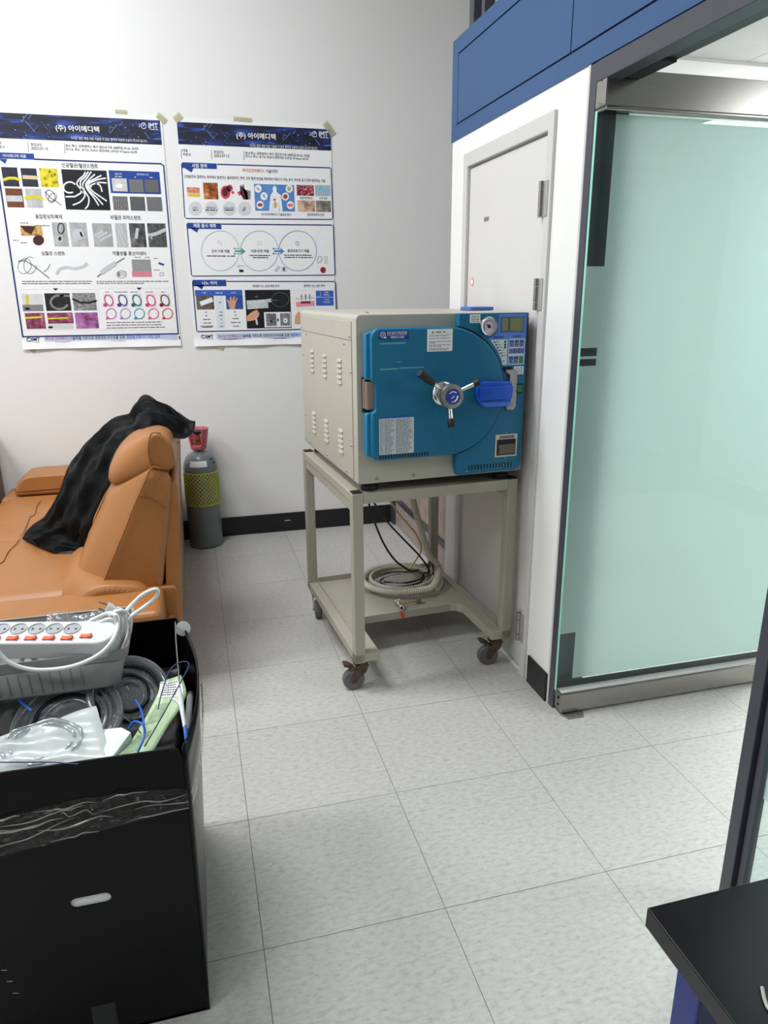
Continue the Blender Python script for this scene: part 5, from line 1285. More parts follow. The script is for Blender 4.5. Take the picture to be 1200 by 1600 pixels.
# arms: far one with raised pad, near one flat
MB().box(-1.11, 0.55, 0.05, -0.20, 0.80, 0.42).build('arm', M_lea, sofa, bevel=0.03, seg=4)
pad = MB().prism([(-1.030, 0.425), (-1.034, 0.447), (-1.012, 0.500), (-0.975, 0.528), (-0.93, 0.535), (-0.30, 0.538), (-0.28, 0.52), (-0.28, 0.425)], 1, 0.560, 0.79).build('arm_pad', M_lea, sofa, smooth=40, bevel=0.014, seg=4)
MB().tube(smooth_path([(-1.036, 0.62, 0.455), (-1.030, 0.566, 0.455), (-0.98, 0.5585, 0.452), (-0.80, 0.558, 0.458), (-0.6, 0.558, 0.463), (-0.30, 0.558, 0.463)], 5), 0.003, 6).build('piping', M_seam, pad, smooth=60)
MB().box(-1.11, -1.20, 0.05, -0.22, -0.938, 0.425).build('arm', M_lea, sofa, bevel=0.025, seg=4)

# ------------------------------------------------------------------ coat over the backrest
Npx = [(302, 676), (287, 686), (262, 681), (235, 673), (212, 683), (197, 699), (182, 723), (173, 754), (151, 800), (140, 830), (131, 857), (105, 862), (82, 864)]
Fpx = [(306, 664), (285, 648), (252, 630), (224, 617), (204, 643), (173, 655), (148, 677), (123, 702), (102, 739), (85, 778), (70, 803), (46, 824), (32, 842)]
Ny = [-0.70] * 8 + [-0.68, -0.64, -0.57, -0.525, -0.51]
Fy = [-0.38, -0.36, -0.34, -0.32, -0.30, -0.30, -0.30, -0.30, -0.28, -0.27, -0.25, -0.24, -0.28]
NP = smooth_path([at(1, y, *p) for p, y in zip(Npx, Ny)], 6)
FP = smooth_path([at(1, y, *p) for p, y in zip(Fpx, Fy)], 6)
NT = 30
def coat_loop(i):
    a, b = NP[i], FP[i]; n = len(NP)
    t = (NP[min(i + 1, n - 1)] + FP[min(i + 1, n - 1)] - NP[max(i - 1, 0)] - FP[max(i - 1, 0)]).normalized()
    nrm = (b - a).cross(t)
    if nrm.z < 0 and i > 6: nrm = -nrm
    nrm.normalize()
    if nrm.z < -0.2: nrm = -nrm
    s = i / (n - 1); out = []
    for k in range(NT + 1):
        u = k / NT; p = a.lerp(b, u)
        h = 0.022 * math.sin(PI * u) ** 0.6
        fold = 0.0
        for ph, fq, am in ((0.6, 2.6, 0.012), (2.1, 4.3, 0.007)):
            fold += am * math.sin(fq * 2 * PI * u + ph + 2.2 * math.sin(3.1 * s + ph)) * math.sin(PI * u) ** 0.5
        nz = noise.noise(Vector((p.x * 9, p.y * 9, p.z * 9))) * 0.018 + (0.5 - abs(noise.noise(Vector((p.x * 17, p.y * 30 + p.x * 14, p.z * 13))))) * 0.020 - 0.008
        quilt = -0.006 * abs(math.sin(s * 24)) ** 8 if s > 0.25 else 0.0
        e = min(1.0, min(u, 1 - u) / 0.12 + 0.15)
        out.append(p + nrm * (h + (fold + nz) * e + quilt))
    for k in range(NT - 1, 0, -1):
        u = k / NT; p = a.lerp(b, u)
        out.append(p - nrm * 0.010 * math.sin(PI * u))
    return [tuple(v) for v in out]
loops = [coat_loop(i) for i in range(len(NP))]
M_coat = mat('black_padded_nylon', rgb(6, 7, 9), 0.5, var=0.2, scale=25, bump=0.35, bscale=90, spec=0.1)
coat = MB().loft(loops)
coat = single('padded_coat', coat, M_coat, 'black padded coat draped over the sofa backrest and seat', 'coat', smooth=70, sub=1)

# ------------------------------------------------------------------ gas cylinder
gc = thing('gas_cylinder', 'grey gas cylinder with pink collar and yellow net sleeve beside the sofa', 'gas cylinder', (-0.046, 0.728, 0))
M_cyl = mat('grey_cylinder_paint', rgb(112, 120, 124), 0.3, var=0.05, scale=5)
prof = [(0.090, 0.0), (0.099, 0.008), (0.100, 0.03), (0.100, 0.475)] + [(0.034 + 0.066 * math.cos(a), 0.475 + 0.105 * math.sin(a)) for a in [k * PI / 16 for k in range(1, 9)]] + [(0.030, 0.59), (0.030, 0.615)]
MB().lathe(prof, 40).build('tank', M_cyl, gc, local=True, smooth=40)
net = MB()
for k in range(26):
    for s_ in (-1, 1):
        net.tube([((0.1012) * math.cos(2 * PI * (k / 26) + s_ * v * 1.9), 0.1012 * math.sin(2 * PI * (k / 26) + s_ * v * 1.9), 0.268 + 0.195 * v) for v in [j / 16 for j in range(17)]], 0.0017, 4, caps=False)
M_net = mat('yellow_net', rgb(206, 202, 24), 0.45, var=0.05)
net.build('net_sleeve', M_net, gc, local=True, kind='stuff')
for z in (0.268, 0.463):
    MB().tube([(0.1015 * math.cos(2 * PI * k / 36), 0.1015 * math.sin(2 * PI * k / 36), z) for k in range(36)], 0.002, 5, closed=True).build('net_hem', M_net, gc, local=True)
M_pinkc = mat('pink_cap', rgb(188, 96, 108), 0.45, var=0.04)
def collar(u, v):
    a = math.radians(-70 + 285 * u); r = 0.043 + 0.019 * v ** 0.8
    return (r * math.cos(a), r * math.sin(a), 0.612 + 0.105 * v)
mb = MB(); mb.grid(collar, 36, 8); mb.build('collar', M_pinkc, gc, local=True, smooth=60, solid=0.004)
MB().lathe([(0.042, 0.596), (0.046, 0.602), (0.046, 0.618), (0.034, 0.620)], 28).build('collar_ring', M_pinkc, gc, local=True, smooth=40)
MB().tube([(0.0625 * math.cos(math.radians(-70 + 285 * k / 30)), 0.0625 * math.sin(math.radians(-70 + 285 * k / 30)), 0.717) for k in range(31)], 0.0032, 6).build('collar_rim', M_pinkc, gc, local=True, smooth=60)
M_brass = mat('tarnished_brass', rgb(150, 122, 74), 0.35, metal=0.7, var=0.2)
vb = MB().lathe([(0.016, 0.60), (0.016, 0.63), (0.011, 0.635), (0.011, 0.685), (0.007, 0.69)], 16).build('valve_body', M_brass, gc, local=True, smooth=40)
MB().tube([(0, 0, 0.655), (-0.018, -0.032, 0.655)], 0.008, 10).build('valve_outlet', M_brass, vb, local=True, smooth=40)
MB().lathe([(0.022, 0.688), (0.024, 0.692), (0.024, 0.702), (0.020, 0.706), (0, 0.706)], 16).build('valve_knob', M_rubber, vb, local=True, smooth=40)
wl_ = MB()
def patch(u, v):
    a = math.radians(-128 + 62 * u); z = 0.505 + 0.034 * v
    th = math.asin(min(1, (z - 0.475) / 0.105)); r = 0.034 + 0.066 * math.cos(th) + 0.0008
    return (r * math.cos(a), r * math.sin(a), z)
wl_.grid(patch, 12, 6); wl_.build('paper_label', M_paper, gc, local=True, smooth=60)
ink = MB()
for a0, a1, z in ((-48, -26, 0.538), (-40, -28, 0.516)):
    for k in range(3):
        b0 = a0 + (a1 - a0) * k / 3
        def ch(u, v, b0=b0, z=z):
            a = math.radians(b0 + 5 * u); zz = z + 0.010 * v; th = math.asin(min(1, (zz - 0.475) / 0.105)); r = 0.034 + 0.066 * math.cos(th) + 0.001
            return (r * math.cos(a), r * math.sin(a), zz)
        ink.grid(ch, 2, 2)
ink.build('stamped_marks', M_ink, gc, local=True, kind='stuff')

# ------------------------------------------------------------------ brown cabinet at the left edge
bc = thing('side_cabinet', 'brown wooden cabinet at the left edge beside the sofa arm', 'cabinet', (-1.42, 0.72, 0))
M_wood = mat('brown_wood', rgb(112, 92, 80), 0.5, var=0.15, scale=14, stretch=(1, 1, 0.15))
MB().box(-1.72, 0.60, 0.06, -1.150, 0.84, 0.70).build('body', M_wood, bc, bevel=0.003)
MB().box(-1.73, 0.59, 0.70, -1.146, 0.845, 0.722).build('top', M_wood, bc, bevel=0.002)
MB().box(-1.70, 0.62, 0.0, -1.14, 0.83, 0.06).build('plinth', M_dark, bc)
for x0, x1 in ((-1.715, -1.424), (-1.42, -1.156)):
    d_ = MB().box(x0, 0.586, 0.07, x1, 0.60, 0.69).build('cabinet_door', M_wood, bc, bevel=0.002)
    kx_ = x1 - 0.03 if x0 < -1.6 else x0 + 0.03
    MB().lathe([(0.006, 0), (0.006, 0.012), (0.011, 0.016), (0.011, 0.022), (0, 0.024)], 12, Matrix.Translation((kx_, 0.586, 0.4)) @ Matrix.Rotation(PI / 2, 4, 'X')).build('knob', M_zinc, d_, smooth=40)
# ------------------------------------------------------------------ black box in the foreground
BX0, BYF, BYB, BH = -0.70, -2.368, -1.778, 0.655
bx = thing('cardboard_box', 'tall black open box full of tubing in the foreground', 'box', (-0.42, -2.07, 0))
M_box = mat('black_coated_board', rgb(8, 9, 11), 0.24, var=0.12, scale=20, spec=0.16)
# front panel with rounded corner and hand slot
slot = [(x, z) for x, z in rrect(-0.364, 0.3335, -0.290, 0.3575, 0.0115, 6)]
fill_holes([(BX0, 0.0), (-0.131, 0.0), (-0.131, BH - 0.02), (-0.136, BH - 0.006), (-0.150, BH), (BX0, BH + 0.008)], [slot], 1, BYF + 0.002, 0.004, 'front_panel', M_box, bx)
def side_fn(off):
    def f(u, v):
        y = BYF + (BYB - BYF) * u; z = BH * v
        bulge = 0.042 * math.sin(PI * u) ** 0.8 * (0.25 + 0.75 * v ** 1.1) * min(1, v * 6)
        x = -0.129 - 0.018 * u + bulge + off
        return (x, y, z + (0.0 if v < 0.99 else 0.004 * math.sin(PI * u)))
    return f
mb = MB(); mb.grid(side_fn(0.0), 24, 16); mb.build('right_panel', M_box, bx, smooth=50, solid=0.004)
MB().box(BX0, BYB - 0.002, 0, -0.147, BYB + 0.002, BH).build('back_panel', M_box, bx)
MB().box(BX0 - 0.002, BYF, 0, BX0 + 0.002, BYB, BH).build('left_panel', M_box, bx)
MB().box(BX0, BYF, 0.002, -0.135, BYB, 0.008).build('bottom_panel', M_box, bx)
MB().box(-0.358, BYF - 0.0008, 0.0, -0.312, BYF + 0.0002, 0.082).build('tape_patch', mat('dark_tape', rgb(26, 28, 31), 0.3), bx)
for k, (x, z) in enumerate(((-0.498, 0.222), (-0.492, 0.192), (-0.486, 0.160))):
    MB().tube([(x - 0.006, BYF - 0.0004, z + 0.003), (x + 0.004, BYF - 0.0004, z)], 0.0008, 5).build('staple', M_zinc, bx)
single('foam_sheet', MB().box(-0.52, BYF + 0.0045, 0.29, -0.22, BYF + 0.012, 0.42), mat('white_foam', rgb(232, 233, 236), 0.8), 'white sheet seen through the hand slot of the black box', 'sheet')
# clear packing tape around the box
M_pack = clear_mat('clear_packing_tape', (0.95, 0.95, 0.94), 0.0, 0.10, 0.02, (0.75, 0.73, 0.70), bump=1.0, bscale=55)
top_z = lambda x: 0.566 + 0.017 * math.sin(max(0, min(1, (x + 0.47) / 0.34)) * PI)
bot_z = lambda x: 0.488 + 0.034 * max(0, min(1, (x + 0.47) / 0.34))
def tp(u, v):
    x = BX0 + (-0.127 - BX0) * u
    a, b = bot_z(x), top_z(x); z = a + (b - a) * v
    w = 0.004 * math.sin(23 * u + 9 * v) + 0.003 * math.sin(61 * u - 17 * v) + 0.0045 * math.sin(15 * v - 9 * u + 2 * math.sin(7 * u)) + 0.0015 * math.sin(210 * u)
    return (x, BYF - 0.004 - 0.004 * abs(w) / 0.0105 - max(0, w) * 0.5, z)
tape = thing('packing_tape', 'wrinkled clear packing tape wrapped around the black box', 'tape', (-0.42, BYF - 0.004, 0.49))
mb = MB(); mb.grid(tp, 220, 24); mb.build('front_strip', M_pack, tape, smooth=60)
M_highlight = clear_mat('tape_highlight', (0.9, 0.9, 0.9), 0.2, 0.15, 0.35, (0.85, 0.84, 0.82))  # whitish streaks laid on the tape wrinkles as painted highlights
rc = random.Random(21)
for k in range(16):
    x0 = rc.uniform(-0.56, -0.2); ln_ = rc.uniform(0.05, 0.2); v0 = rc.uniform(0.08, 0.92); dv = rc.uniform(-0.35, 0.35)
    pts = []
    for j in range(7):
        x = min(x0 + ln_ * j / 6, -0.13); v = min(0.97, max(0.03, v0 + dv * j / 6 + 0.05 * math.sin(j * 1.3 + k)))
        q_ = tp((x - BX0) / (-0.127 - BX0), v); pts.append((q_[0], q_[1] - 0.0006, q_[2]))
    MB().tube(smooth_path(pts, 4), [0.0002 + (0.0011 if k % 4 else 0.0018) * math.sin(PI * j / 24) for j in range(25)], 5).build('crease_highlight', M_highlight, tape, smooth=60)
def tp2(u, v):
    y = BYF + 0.33 * u; z = 0.52 + 0.045 * v + 0.055 * u + 0.006 * math.sin(8 * u + 4 * v)
    f = side_fn(0.006)(min(1, (y - BYF) / (BYB - BYF)), z / BH)
    return (f[0] + 0.004 * abs(math.sin(10 * u + 5 * v)), y, z)
mb = MB(); mb.grid(tp2, 30, 6); mb.build('side_strip', M_pack, tape, smooth=60)

# ---- contents -------------------------------------------------------------
def C(u, v, z): return Vector(at(2, z, u, v))
M_liner = mat('black_film', rgb(14, 15, 17), 0.35, var=0.2)
def liner(u, v):
    x = BX0 + 0.02 + (-0.165 - BX0) * u; y = BYF + 0.025 + (BYB - BYF - 0.055) * v
    return (x, y, 0.525 + 0.02 * noise.noise(Vector((x * 14, y * 14, 0))) + 0.012 * noise.noise(Vector((x * 40, y * 40, 3))))
mb = MB(); mb.grid(liner, 40, 36)
ln = single('plastic_sheet', mb, M_liner, 'crumpled black plastic sheet under the tubing inside the black box', 'plastic sheet', smooth=60, solid=0.003)

# grey basket
bk = thing('storage_basket', 'grey plastic basket resting on the contents of the black box', 'basket', (-0.40, -2.02, 0.655))
M_bask = mat('grey_plastic', rgb(150, 152, 150), 0.45, var=0.03)
X0b, X1b, Y0b, Y1b = -0.565, -0.262, -2.10, -1.90
def brect(z):
    k = (z - 0.655) / 0.088; e = 0.022 * k; r = 0.024
    return [(x, y, z) for x, y in rrect(X0b - e, Y0b - e * 0.3, X1b + e, Y1b + e, r, 5)]
mb = MB(); mb.loft([brect(0.655), brect(0.66), brect(0.722)], cap=False); mb.add(brect(0.657), [tuple(range(24))])
mb.build('wall', M_bask, bk, smooth=40, solid=0.003)
def brim(z, e):
    return [(x, y, z) for x, y in rrect(X0b - e, Y0b - e * 0.35, X1b + e, Y1b + e, 0.026, 5)]
mb = MB(); mb.loft([brim(0.720, 0.020), brim(0.720, 0.0235), brim(0.743, 0.027), brim(0.743, 0.022)], cap=False); mb.build('rim', M_bask, bk, smooth=40)
for k in range(11):
    x = -0.54 + 0.0205 * k
    MB().box(x - 0.0012, Y0b - 0.0062, 0.667, x + 0.0012, Y0b - 0.002, 0.712).build('rib', M_bask, bk)
# light cables inside the basket
for k, (lab, pts) in enumerate((('white cable tucked in the left of the grey basket', [(-0.52, -2.05, 0.67), (-0.47, -2.06, 0.70), (-0.45, -2.05, 0.73), (-0.43, -2.03, 0.70), (-0.40, -2.0, 0.67)]),
                                ('white cable tucked in the middle of the grey basket', [(-0.40, -2.06, 0.67), (-0.36, -2.06, 0.71), (-0.33, -2.055, 0.735), (-0.30, -2.03, 0.70), (-0.29, -1.98, 0.67)]))):
    single('white_cable', MB().tube(smooth_path(pts, 8), 0.0045, 8), M_white, lab, 'cable', 'cables in the grey basket', smooth=60)

# power strip lying across the basket
a_ = C(0, 998, 0.785); b_ = C(160, 1004, 0.775)
dx = (b_ - a_).normalized(); L_ = 0.36
PM = Matrix.Translation(b_ + Vector((-0.012, 0.012, -0.023))) @ Matrix.Rotation(math.atan2(dx.y, dx.x), 4, 'Z') @ Matrix.Rotation(math.radians(14), 4, 'X')
ps = thing('power_strip', 'white power strip with orange switches lying on the grey basket', 'power strip', tuple(PM.translation))
WM[ps.name] = Matrix.Translation(PM.translation)
def stad(x0, x1, w, r, n=6): return rrect(x0, 0.0, x1, w, r, n)
MB(PM).prism(stad(-L_, 0.028, 0.074, 0.034), 2, -0.024, 0.020).build('housing', M_white, ps, bevel=0.004, seg=3, smooth=40)
for k in range(8):
    x = -0.068 - 0.0385 * k
    if x < -L_ + 0.03: break
    so = MB(PM).lathe([(0.0165, 0.0215), (0.0175, 0.0225), (0.0182, 0.0212), (0.0182, 0.0195)], 22, Matrix.Translation((x, 0.047, 0)), caps=False).build('socket', M_white, ps, smooth=40)
    MB(PM).lathe([(0.0162, 0.0203), (0.0, 0.0201)], 22, Matrix.Translation((x, 0.047, 0))).build('socket_well', mat('grey_well_shade', rgb(160, 164, 170), 0.5), so)  # flat disc, greyed to paint in the shade of a recess
    mbh = MB(PM)
    for s_ in (-1, 1): mbh.lathe([(0.003, 0.0206), (0, 0.0208)], 8, Matrix.Translation((x + s_ * 0.008, 0.047, 0)))
    mbh.build('pin_holes', M_ink, so, kind='stuff')
M_or = mat('orange_switch', rgb(238, 92, 36), 0.3, var=0.03)
for k in range(9):
    x = -0.030 - 0.0385 * k
    if x < -L_ + 0.02: break
    z = 0.016 if k else 0.022
    MB(PM).prism([(x - 0.0125, 0.0195), (x - 0.011, 0.0235), (x + 0.001, 0.0225), (x + 0.0125, 0.0265), (x + 0.0125, 0.0195)], 1, z - 0.0055, z + 0.0055).build('rocker_switch', M_or, ps, bevel=0.001)
# its cord, bundled at the right, with the plug and a long loop
yc = -2.03
def Y(u, v, y=yc): return at(1, y, u, v)
M_cord = mat('white_cord', rgb(232, 232, 230), 0.4, var=0.01)
cord = []
cord.append([Y(-10, 1000, -2.125), Y(0, 1022, -2.13), Y(22, 1039, -2.135), Y(60, 1047, -2.138), Y(110, 1042, -2.138), Y(150, 1026, -2.135), Y(174, 1004, -2.12), Y(184, 978, -2.08), Y(182, 962, -2.05), Y(170, 960, -2.04)])
cord.append([Y(122, 982), Y(150, 966), Y(172, 958), Y(182, 965), Y(180, 990), Y(164, 1016)])
cord.append([Y(132, 988, -2.05), Y(158, 972, -2.05), Y(174, 968, -2.05), Y(178, 982, -2.05), Y(170, 1005, -2.05), Y(158, 1020, -2.05)])
cord.append([Y(142, 992, -2.06), Y(162, 982, -2.06), Y(172, 984, -2.06), Y(166, 1006, -2.06), Y(152, 1022, -2.06)])
cord.append([Y(186, 955), Y(196, 965), Y(194, 990), Y(186, 1012), Y(182, 1022)])
cord.append([Y(183, 950, -2.0), Y(201, 962, -2.0), Y(203, 985, -2.0), Y(195, 1005, -2.0), Y(190, 1020, -2.0)])
cord.append([Y(178, 954, -2.02), Y(189, 968, -2.02), Y(186, 995, -2.02), Y(176, 1016, -2.02)])
cord.append([Y(180, 960, -2.07), Y(184, 985, -2.07), Y(182, 1020, -2.07)])
cord.append([Y(194, 958, -2.0), Y(206, 945, -1.98), Y(222, 930, -1.97), Y(238, 922, -1.97), Y(246, 922, -1.97), Y(245, 931, -1.97), Y(230, 945, -1.98), Y(208, 961, -2.0), Y(199, 972, -2.01)])
for k, pts in enumerate(cord):
    r = 0.0047
    MB().tube(smooth_path(pts, 8), r, 9).build('cord', M_cord, ps, smooth=60)
MB().tube([Vector(Y(188 + 9 * math.cos(a), 958 + 4 * math.sin(a), -2.02 + 0.02 * math.sin(a))) for a in [2 * PI * k / 20 for k in range(20)]], 0.0042, 8, closed=True).build('cord_tie', M_cord, ps, smooth=60)
pg0, pg1 = Vector(Y(186, 958, -2.0)), Vector(Y(166, 952, -2.0))
dd = (pg1 - pg0).normalized()
plug = MB().tube([pg0, pg0 + dd * 0.012, pg0 + dd * 0.02, pg1], [0.010, 0.012, 0.0155, 0.0165], 14).build('plug', M_white, ps, smooth=40)
for v0, v1 in ((944, 943), (954, 955)):
    q0 = Vector(Y(168, v0 + 1, -2.0)); MB().tube([q0, q0 + dd * 0.020], 0.0022, 8).build('plug_pin', M_chrome, plug, smooth=40)
# frosted bag lying behind the strip
M_bag = clear_mat('clear_bag', (0.88, 0.9, 0.92), 0.3, 0.12, 0.22, (0.85, 0.87, 0.9), bump=0.7, bscale=50)
def bag(u, v):
    p = Vector(Y(70 + 100 * u, 985 - 17 * v - 6 * u, -1.93)) + Vector((0, 0.03 * v, 0.0))
    return (p.x, p.y, p.z + 0.006 * math.sin(9 * u) * v)
mb = MB(); mb.grid(bag, 20, 6)
single('plastic_bag', mb, M_bag, 'crinkled clear bag edge sticking up behind the power strip', 'bag', smooth=60)

# coiled tubing in clear trays
M_tubing = clear_mat('clear_tubing', (0.72, 0.75, 0.77), 0.5, 0.12, 0.42, (0.62, 0.65, 0.67))
M_dtube = mat('dark_wire', rgb(26, 30, 40), 0.35)
def coil_pack(label, c, R, tilt_x, tilt_y, n_ring, dark):
    t = thing('tubing_coil', label, 'tubing', tuple(c), group='coiled tubes in clear trays inside the black box')
    Mc = Matrix.Translation(c) @ Matrix.Rotation(tilt_y, 4, 'Y') @ Matrix.Rotation(tilt_x, 4, 'X')
    MB(Mc).tube([(R * math.cos(2 * PI * k / 48), R * math.sin(2 * PI * k / 48), 0) for k in range(48)], 0.0095, 8, closed=True).build('tray_rim', M_tubing, t, smooth=60)
    for j in range(n_ring):
        r = R - 0.019 - 0.011 * j
        MB(Mc).tube([(r * math.cos(2 * PI * k / 40) + 0.003 * math.sin(j * 2), r * math.sin(2 * PI * k / 40) + 0.003 * math.cos(j * 3), 0.004 * math.sin(j * 1.7 + k * 0.3)) for k in range(40)], 0.0042, 7, closed=True).build('tube_loop', M_dtube if (j in dark) else M_tubing, t, smooth=60)
    MB(Mc).lathe([(R * 0.4, -0.003), (R, -0.004), (R + 0.004, -0.002)], 40).build('tray_sheet', M_bag, t, smooth=60)
coil_pack('large coiled clear tube in front of the grey basket', C(105, 1128, 0.600) , 0.108, math.radians(24), math.radians(-6), 4, (2,))
coil_pack('coiled clear tube standing beside the right end of the grey basket', C(203, 1085, 0.612), 0.084, math.radians(38), math.radians(22), 4, (0, 2))
# white pouch with a coil inside
M_pouch = clear_mat('milky_pouch', (0.9, 0.92, 0.91), 0.1, 0.3, 0.66, (0.80, 0.83, 0.82), bump=0.25, bscale=22)
q00, q10, q01, q11 = C(-60, 1212, 0.632), C(170, 1190, 0.628), C(-40, 1165, 0.655), C(150, 1103, 0.660)
def pouch(side):
    def f(u, v):
        p = (q00.lerp(q10, u)).lerp(q01.lerp(q11, u), v)
        e = (16 * u * (1 - u) * v * (1 - v)) ** 0.6
        rip = 0.003 * math.sin(18 * u + 5 * v) * e + 0.0025 * math.sin(11 * v * (1 + u))
        p = p + Vector((0.012 * max(0, u - 0.85) * v * 6 * (1 - v), 0, side * 0.012 * e + rip))
        return tuple(p)
    return f
wp = thing('sterile_pouch', 'white translucent sterile pouch at the front of the black box', 'pouch', tuple(C(60, 1180, 0.615)))
mb = MB(); mb.grid(pouch(1), 34, 20); mb.build('top_film', M_pouch, wp, smooth=70)
mb = MB(); mb.grid(pouch(-1), 34, 20); mb.build('paper_back', mat('white_pouch_paper', rgb(226, 232, 230), 0.6), wp, smooth=70)
pc_ = (q00 + q10 + q01 + q11) / 4
Mc = Matrix.Translation(pc_ + Vector((0.01, 0, 0.006))) @ Matrix.Rotation(math.radians(20), 4, 'X')
for j, r in enumerate((0.062, 0.050)):
    MB(Mc).tube([(r * 1.15 * math.cos(2 * PI * k / 36), r * 0.8 * math.sin(2 * PI * k / 36), 0.004 * math.sin(k)) for k in range(36)], 0.004, 7, closed=True).build('inner_tube', M_tubing, wp, smooth=60)
# folded white paper wrap
p0, p1, p2, p3, p4 = C(150, 1140, 0.632), C(190, 1136, 0.648), C(205, 1144, 0.652), C(172, 1188, 0.636), C(160, 1188, 0.628)
up_ = Vector((0, 0, 0.022))
mb = MB(); mb.add([p0, p1, p2, p3, p4, p0 - up_, p1 - up_, p2 - up_, p3 - up_, p4 - up_, (p1 + p3) / 2 + Vector((0, 0, 0.008))],
                  [(0, 1, 10), (1, 2, 10), (2, 3, 10), (3, 4, 10), (4, 0, 10), (9, 8, 7, 6, 5), (0, 5, 6, 1), (1, 6, 7, 2), (2, 7, 8, 3), (3, 8, 9, 4), (4, 9, 5, 0)])
single('paper_wrap', mb, mat('white_wrap', rgb(228, 236, 232), 0.6), 'folded white paper wrap between the pouch and the green card', 'paper', bevel=0.002)
# green backing card with a white printed label
M_green = mat('pale_green_card', rgb(186, 212, 170), 0.5, var=0.05, scale=30)
Lp = smooth_path([C(172, 1192, 0.632), C(203, 1160, 0.634), C(228, 1120, 0.640), C(246, 1085, 0.652), C(250, 1066, 0.662)], 6)
Rp = smooth_path([C(236, 1180, 0.622), C(262, 1136, 0.628), C(281, 1108, 0.640), C(291, 1082, 0.654), C(283, 1055, 0.668)], 6)
card = thing('backing_card', 'pale green backing card with a white label curving up inside the box', 'card', tuple(C(225, 1150, 0.61)))
mb = MB(); mb.grid(lambda u, v: tuple(Lp[int(round(u * (len(Lp) - 1)))].lerp(Rp[int(round(u * (len(Rp) - 1)))], v)), len(Lp) - 1, 6)
mb.build('card', M_green, card, smooth=60, solid=0.0012)
def on_card(u, v, h=0.0012):
    n = len(Lp) - 1; f = u * n; i = min(int(f), n - 1); t = f - i
    a = Lp[i].lerp(Lp[i + 1], t); b = Rp[i].lerp(Rp[i + 1], t)
    p = a.lerp(b, v); return (p.x, p.y - 0.0004, p.z + h)
mb = MB(); mb.grid(lambda u, v: on_card(0.70 + 0.22 * u, 0.03 + 0.86 * v), 8, 6); lb = mb.build('label', M_paper, card, smooth=60)
ink = MB()
for k in range(6):
    u = 0.905 - 0.034 * k; n_ = 7
    for j in range(n_):
        v0 = 0.14 + 0.09 * j + rnd.uniform(0, 0.02)
        if v0 > 0.72 - 0.05 * (k % 3): break
        a, b, c, d = on_card(u, v0, 0.0017), on_card(u, v0 + 0.07, 0.0017), on_card(u - 0.013, v0 + 0.07, 0.0017), on_card(u - 0.013, v0, 0.0017)
        ink.add([a, b, c, d], [(0, 1, 2, 3)])
ink.build('print', M_ink, lb, kind='stuff')
for u0, u1, v0, v1 in ((0.40, 0.62, 0.12, 0.55), (0.10, 0.30, 0.1, 0.5)):
    mb = MB(); mb.grid(lambda u, v: on_card(u0 + (u1 - u0) * u, v0 + (v1 - v0) * v), 8, 4); mb.build('printed_field', mat('sage_print', rgb(150, 178, 138), 0.5, var=0.12, scale=70), card, smooth=60)
# Y connector with blue strain relief, leaning on the right wall of the box
M_bl = mat('blue_tubing', rgb(20, 96, 200), 0.35, var=0.03)
M_nv = mat('navy_wire', rgb(30, 44, 96), 0.35)
yc_ = thing('catheter_connector', 'white Y shaped connector with blue tube leaning inside the box', 'connector', tuple(C(284, 1110, 0.64)))
MB().tube([C(280, 1078, 0.69), C(283, 1100, 0.682), C(286, 1120, 0.672), C(288.5, 1136, 0.664)], [0.0048, 0.0055, 0.004, 0.0034], 10).build('body', M_white, yc_, smooth=50)
MB().tube([C(284, 1104, 0.681), C(277, 1096, 0.684), C(270, 1092, 0.686)], [0.004, 0.0034, 0.003], 10).build('side_port', M_white, yc_, smooth=50)
MB().tube([C(288.3, 1134, 0.665), C(290, 1146, 0.659), C(291, 1158, 0.650)], [0.0034, 0.0034, 0.003], 10).build('strain_relief', M_bl, yc_, smooth=50)
single('metal_stylet', MB().tube(smooth_path([C(274, 972, 0.668), C(275, 1000, 0.675), C(278, 1040, 0.682), C(281, 1076, 0.690)], 6), 0.0016, 8), M_zinc, 'thin metal stylet rod reaching from the connector to the box corner', 'rod', smooth=60)
for lab, m, r, pts in (('navy wire loop rising above the green card', M_nv, 0.0014, [(226, 1166, .64), (250, 1125, .66), (272, 1085, .675), (288, 1055, .685), (295, 1040, .69), (291, 1034, .69), (277, 1037, .688), (264, 1050, .68), (252, 1085, .668), (247, 1108, .655)]),
                       ('bright blue tube arching over the green card', M_bl, 0.0024, [(202, 1138, .645), (208, 1128, .66), (216, 1128, .668), (224, 1134, .666), (226, 1146, .655), (222, 1160, .648), (215, 1175, .638)]),
                       ('short blue tube between the coils and the card', M_bl, 0.0022, [(212, 1094, .66), (219, 1106, .66), (223, 1120, .66), (225, 1134, .655)]),
                       ('short bright blue tube poking out under the grey basket', M_bl, 0.0026, [(20, 1086, .648), (34, 1098, .652), (50, 1111, .648)]),
                       ('thin navy wire lying along the front rim of the box', M_nv, 0.0012, [(-10, 1191, .668), (40, 1191, .668), (80, 1191, .668), (122, 1194, .664)]),
                       ('dark wire running from the coil to the green card', M_dtube, 0.0012, [(176, 1113, .655), (195, 1121, .655), (212, 1136, .65), (220, 1146, .642)])):
    single('catheter_tube', MB().tube(smooth_path([C(*q) for q in pts], 8), r, 8), m, lab, 'tube', 'loose wires and tubes in the black box', smooth=60)
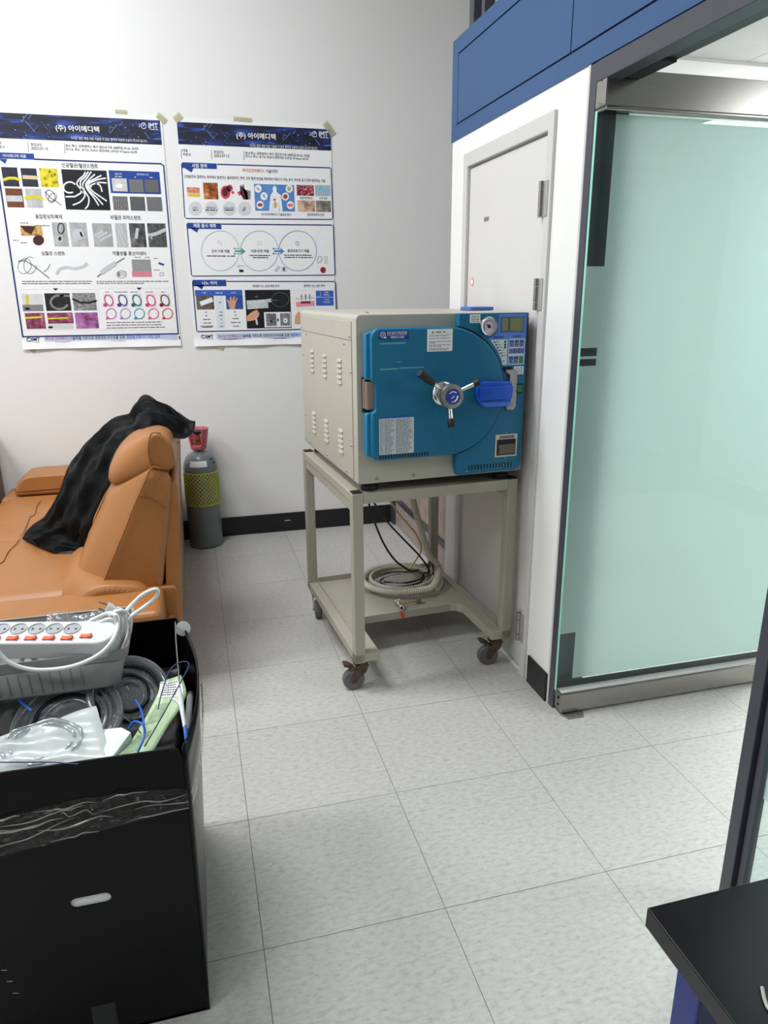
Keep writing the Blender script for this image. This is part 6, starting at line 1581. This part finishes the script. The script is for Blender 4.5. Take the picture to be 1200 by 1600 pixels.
# clear syringe barrel beside the connector
sy = thing('syringe', 'small clear syringe lying against the right wall of the box', 'syringe', tuple(C(294, 1110, 0.635)))
MB().tube([C(297, 1088, 0.655), C(293, 1142, 0.640)], 0.0068, 12).build('barrel', M_tubing, sy, smooth=40)
MB().tube([C(297, 1084, 0.656), C(297, 1090, 0.654)], 0.0072, 12).build('stopper', M_rubber, sy, smooth=40)
# white round cap hooked outside the far corner
single('round_cap', MB().lathe([(0.0165, -0.003), (0.0185, -0.001), (0.0185, 0.003), (0.0, 0.004)], 24, Matrix.Translation(Vector(at(0, -0.128, 286, 982))) @ Matrix.Rotation(math.radians(70), 4, 'X')), M_white, 'small white round cap at the far right corner of the black box', 'cap', smooth=40)

# ------------------------------------------------------------------ black table at the right
tb = thing('work_table', 'black topped table with blue frame in the right foreground', 'table', (0.79, -3.4, 0))
M_top = mat('black_laminate', rgb(10, 11, 14), 0.28, var=0.1, scale=15, spec=0.3)
MB().box(0.450, -3.85, 0.692, 1.125, -2.975, 0.72).build('table_top', M_top, tb, bevel=0.0012)
MB().box(0.4495, -3.85, 0.6925, 0.4505, -2.976, 0.7185).build('edge_band', mat('charcoal_edge_band', rgb(38, 38, 40), 0.45), tb)
M_tblue = mat('navy_blue_table_frame', rgb(30, 43, 112), 0.4, var=0.03)
for x in (0.495, 1.06):
    for y in (-3.035, -3.80):
        MB().box(x, y, 0.0, x + 0.045, y + 0.045, 0.692).build('leg', M_tblue, tb, bevel=0.003)
for y in (-3.03, -3.795): MB().box(0.54, y, 0.63, 1.06, y + 0.03, 0.692).build('apron', M_tblue, tb, bevel=0.002)
for x in (0.50, 1.065): MB().box(x, -3.755, 0.63, x + 0.03, -3.035, 0.692).build('apron', M_tblue, tb, bevel=0.002)
pts = [at(2, 0.7225, *q) for q in ((1191, 1543), (1195, 1562), (1203, 1578), (1225, 1590), (1260, 1580))]
single('charging_cable', MB().tube(smooth_path(pts, 6), 0.0022, 8), mat('light_grey_cord', rgb(176, 176, 172), 0.4), 'short light grey cord end lying on the black table', 'cord', smooth=60)
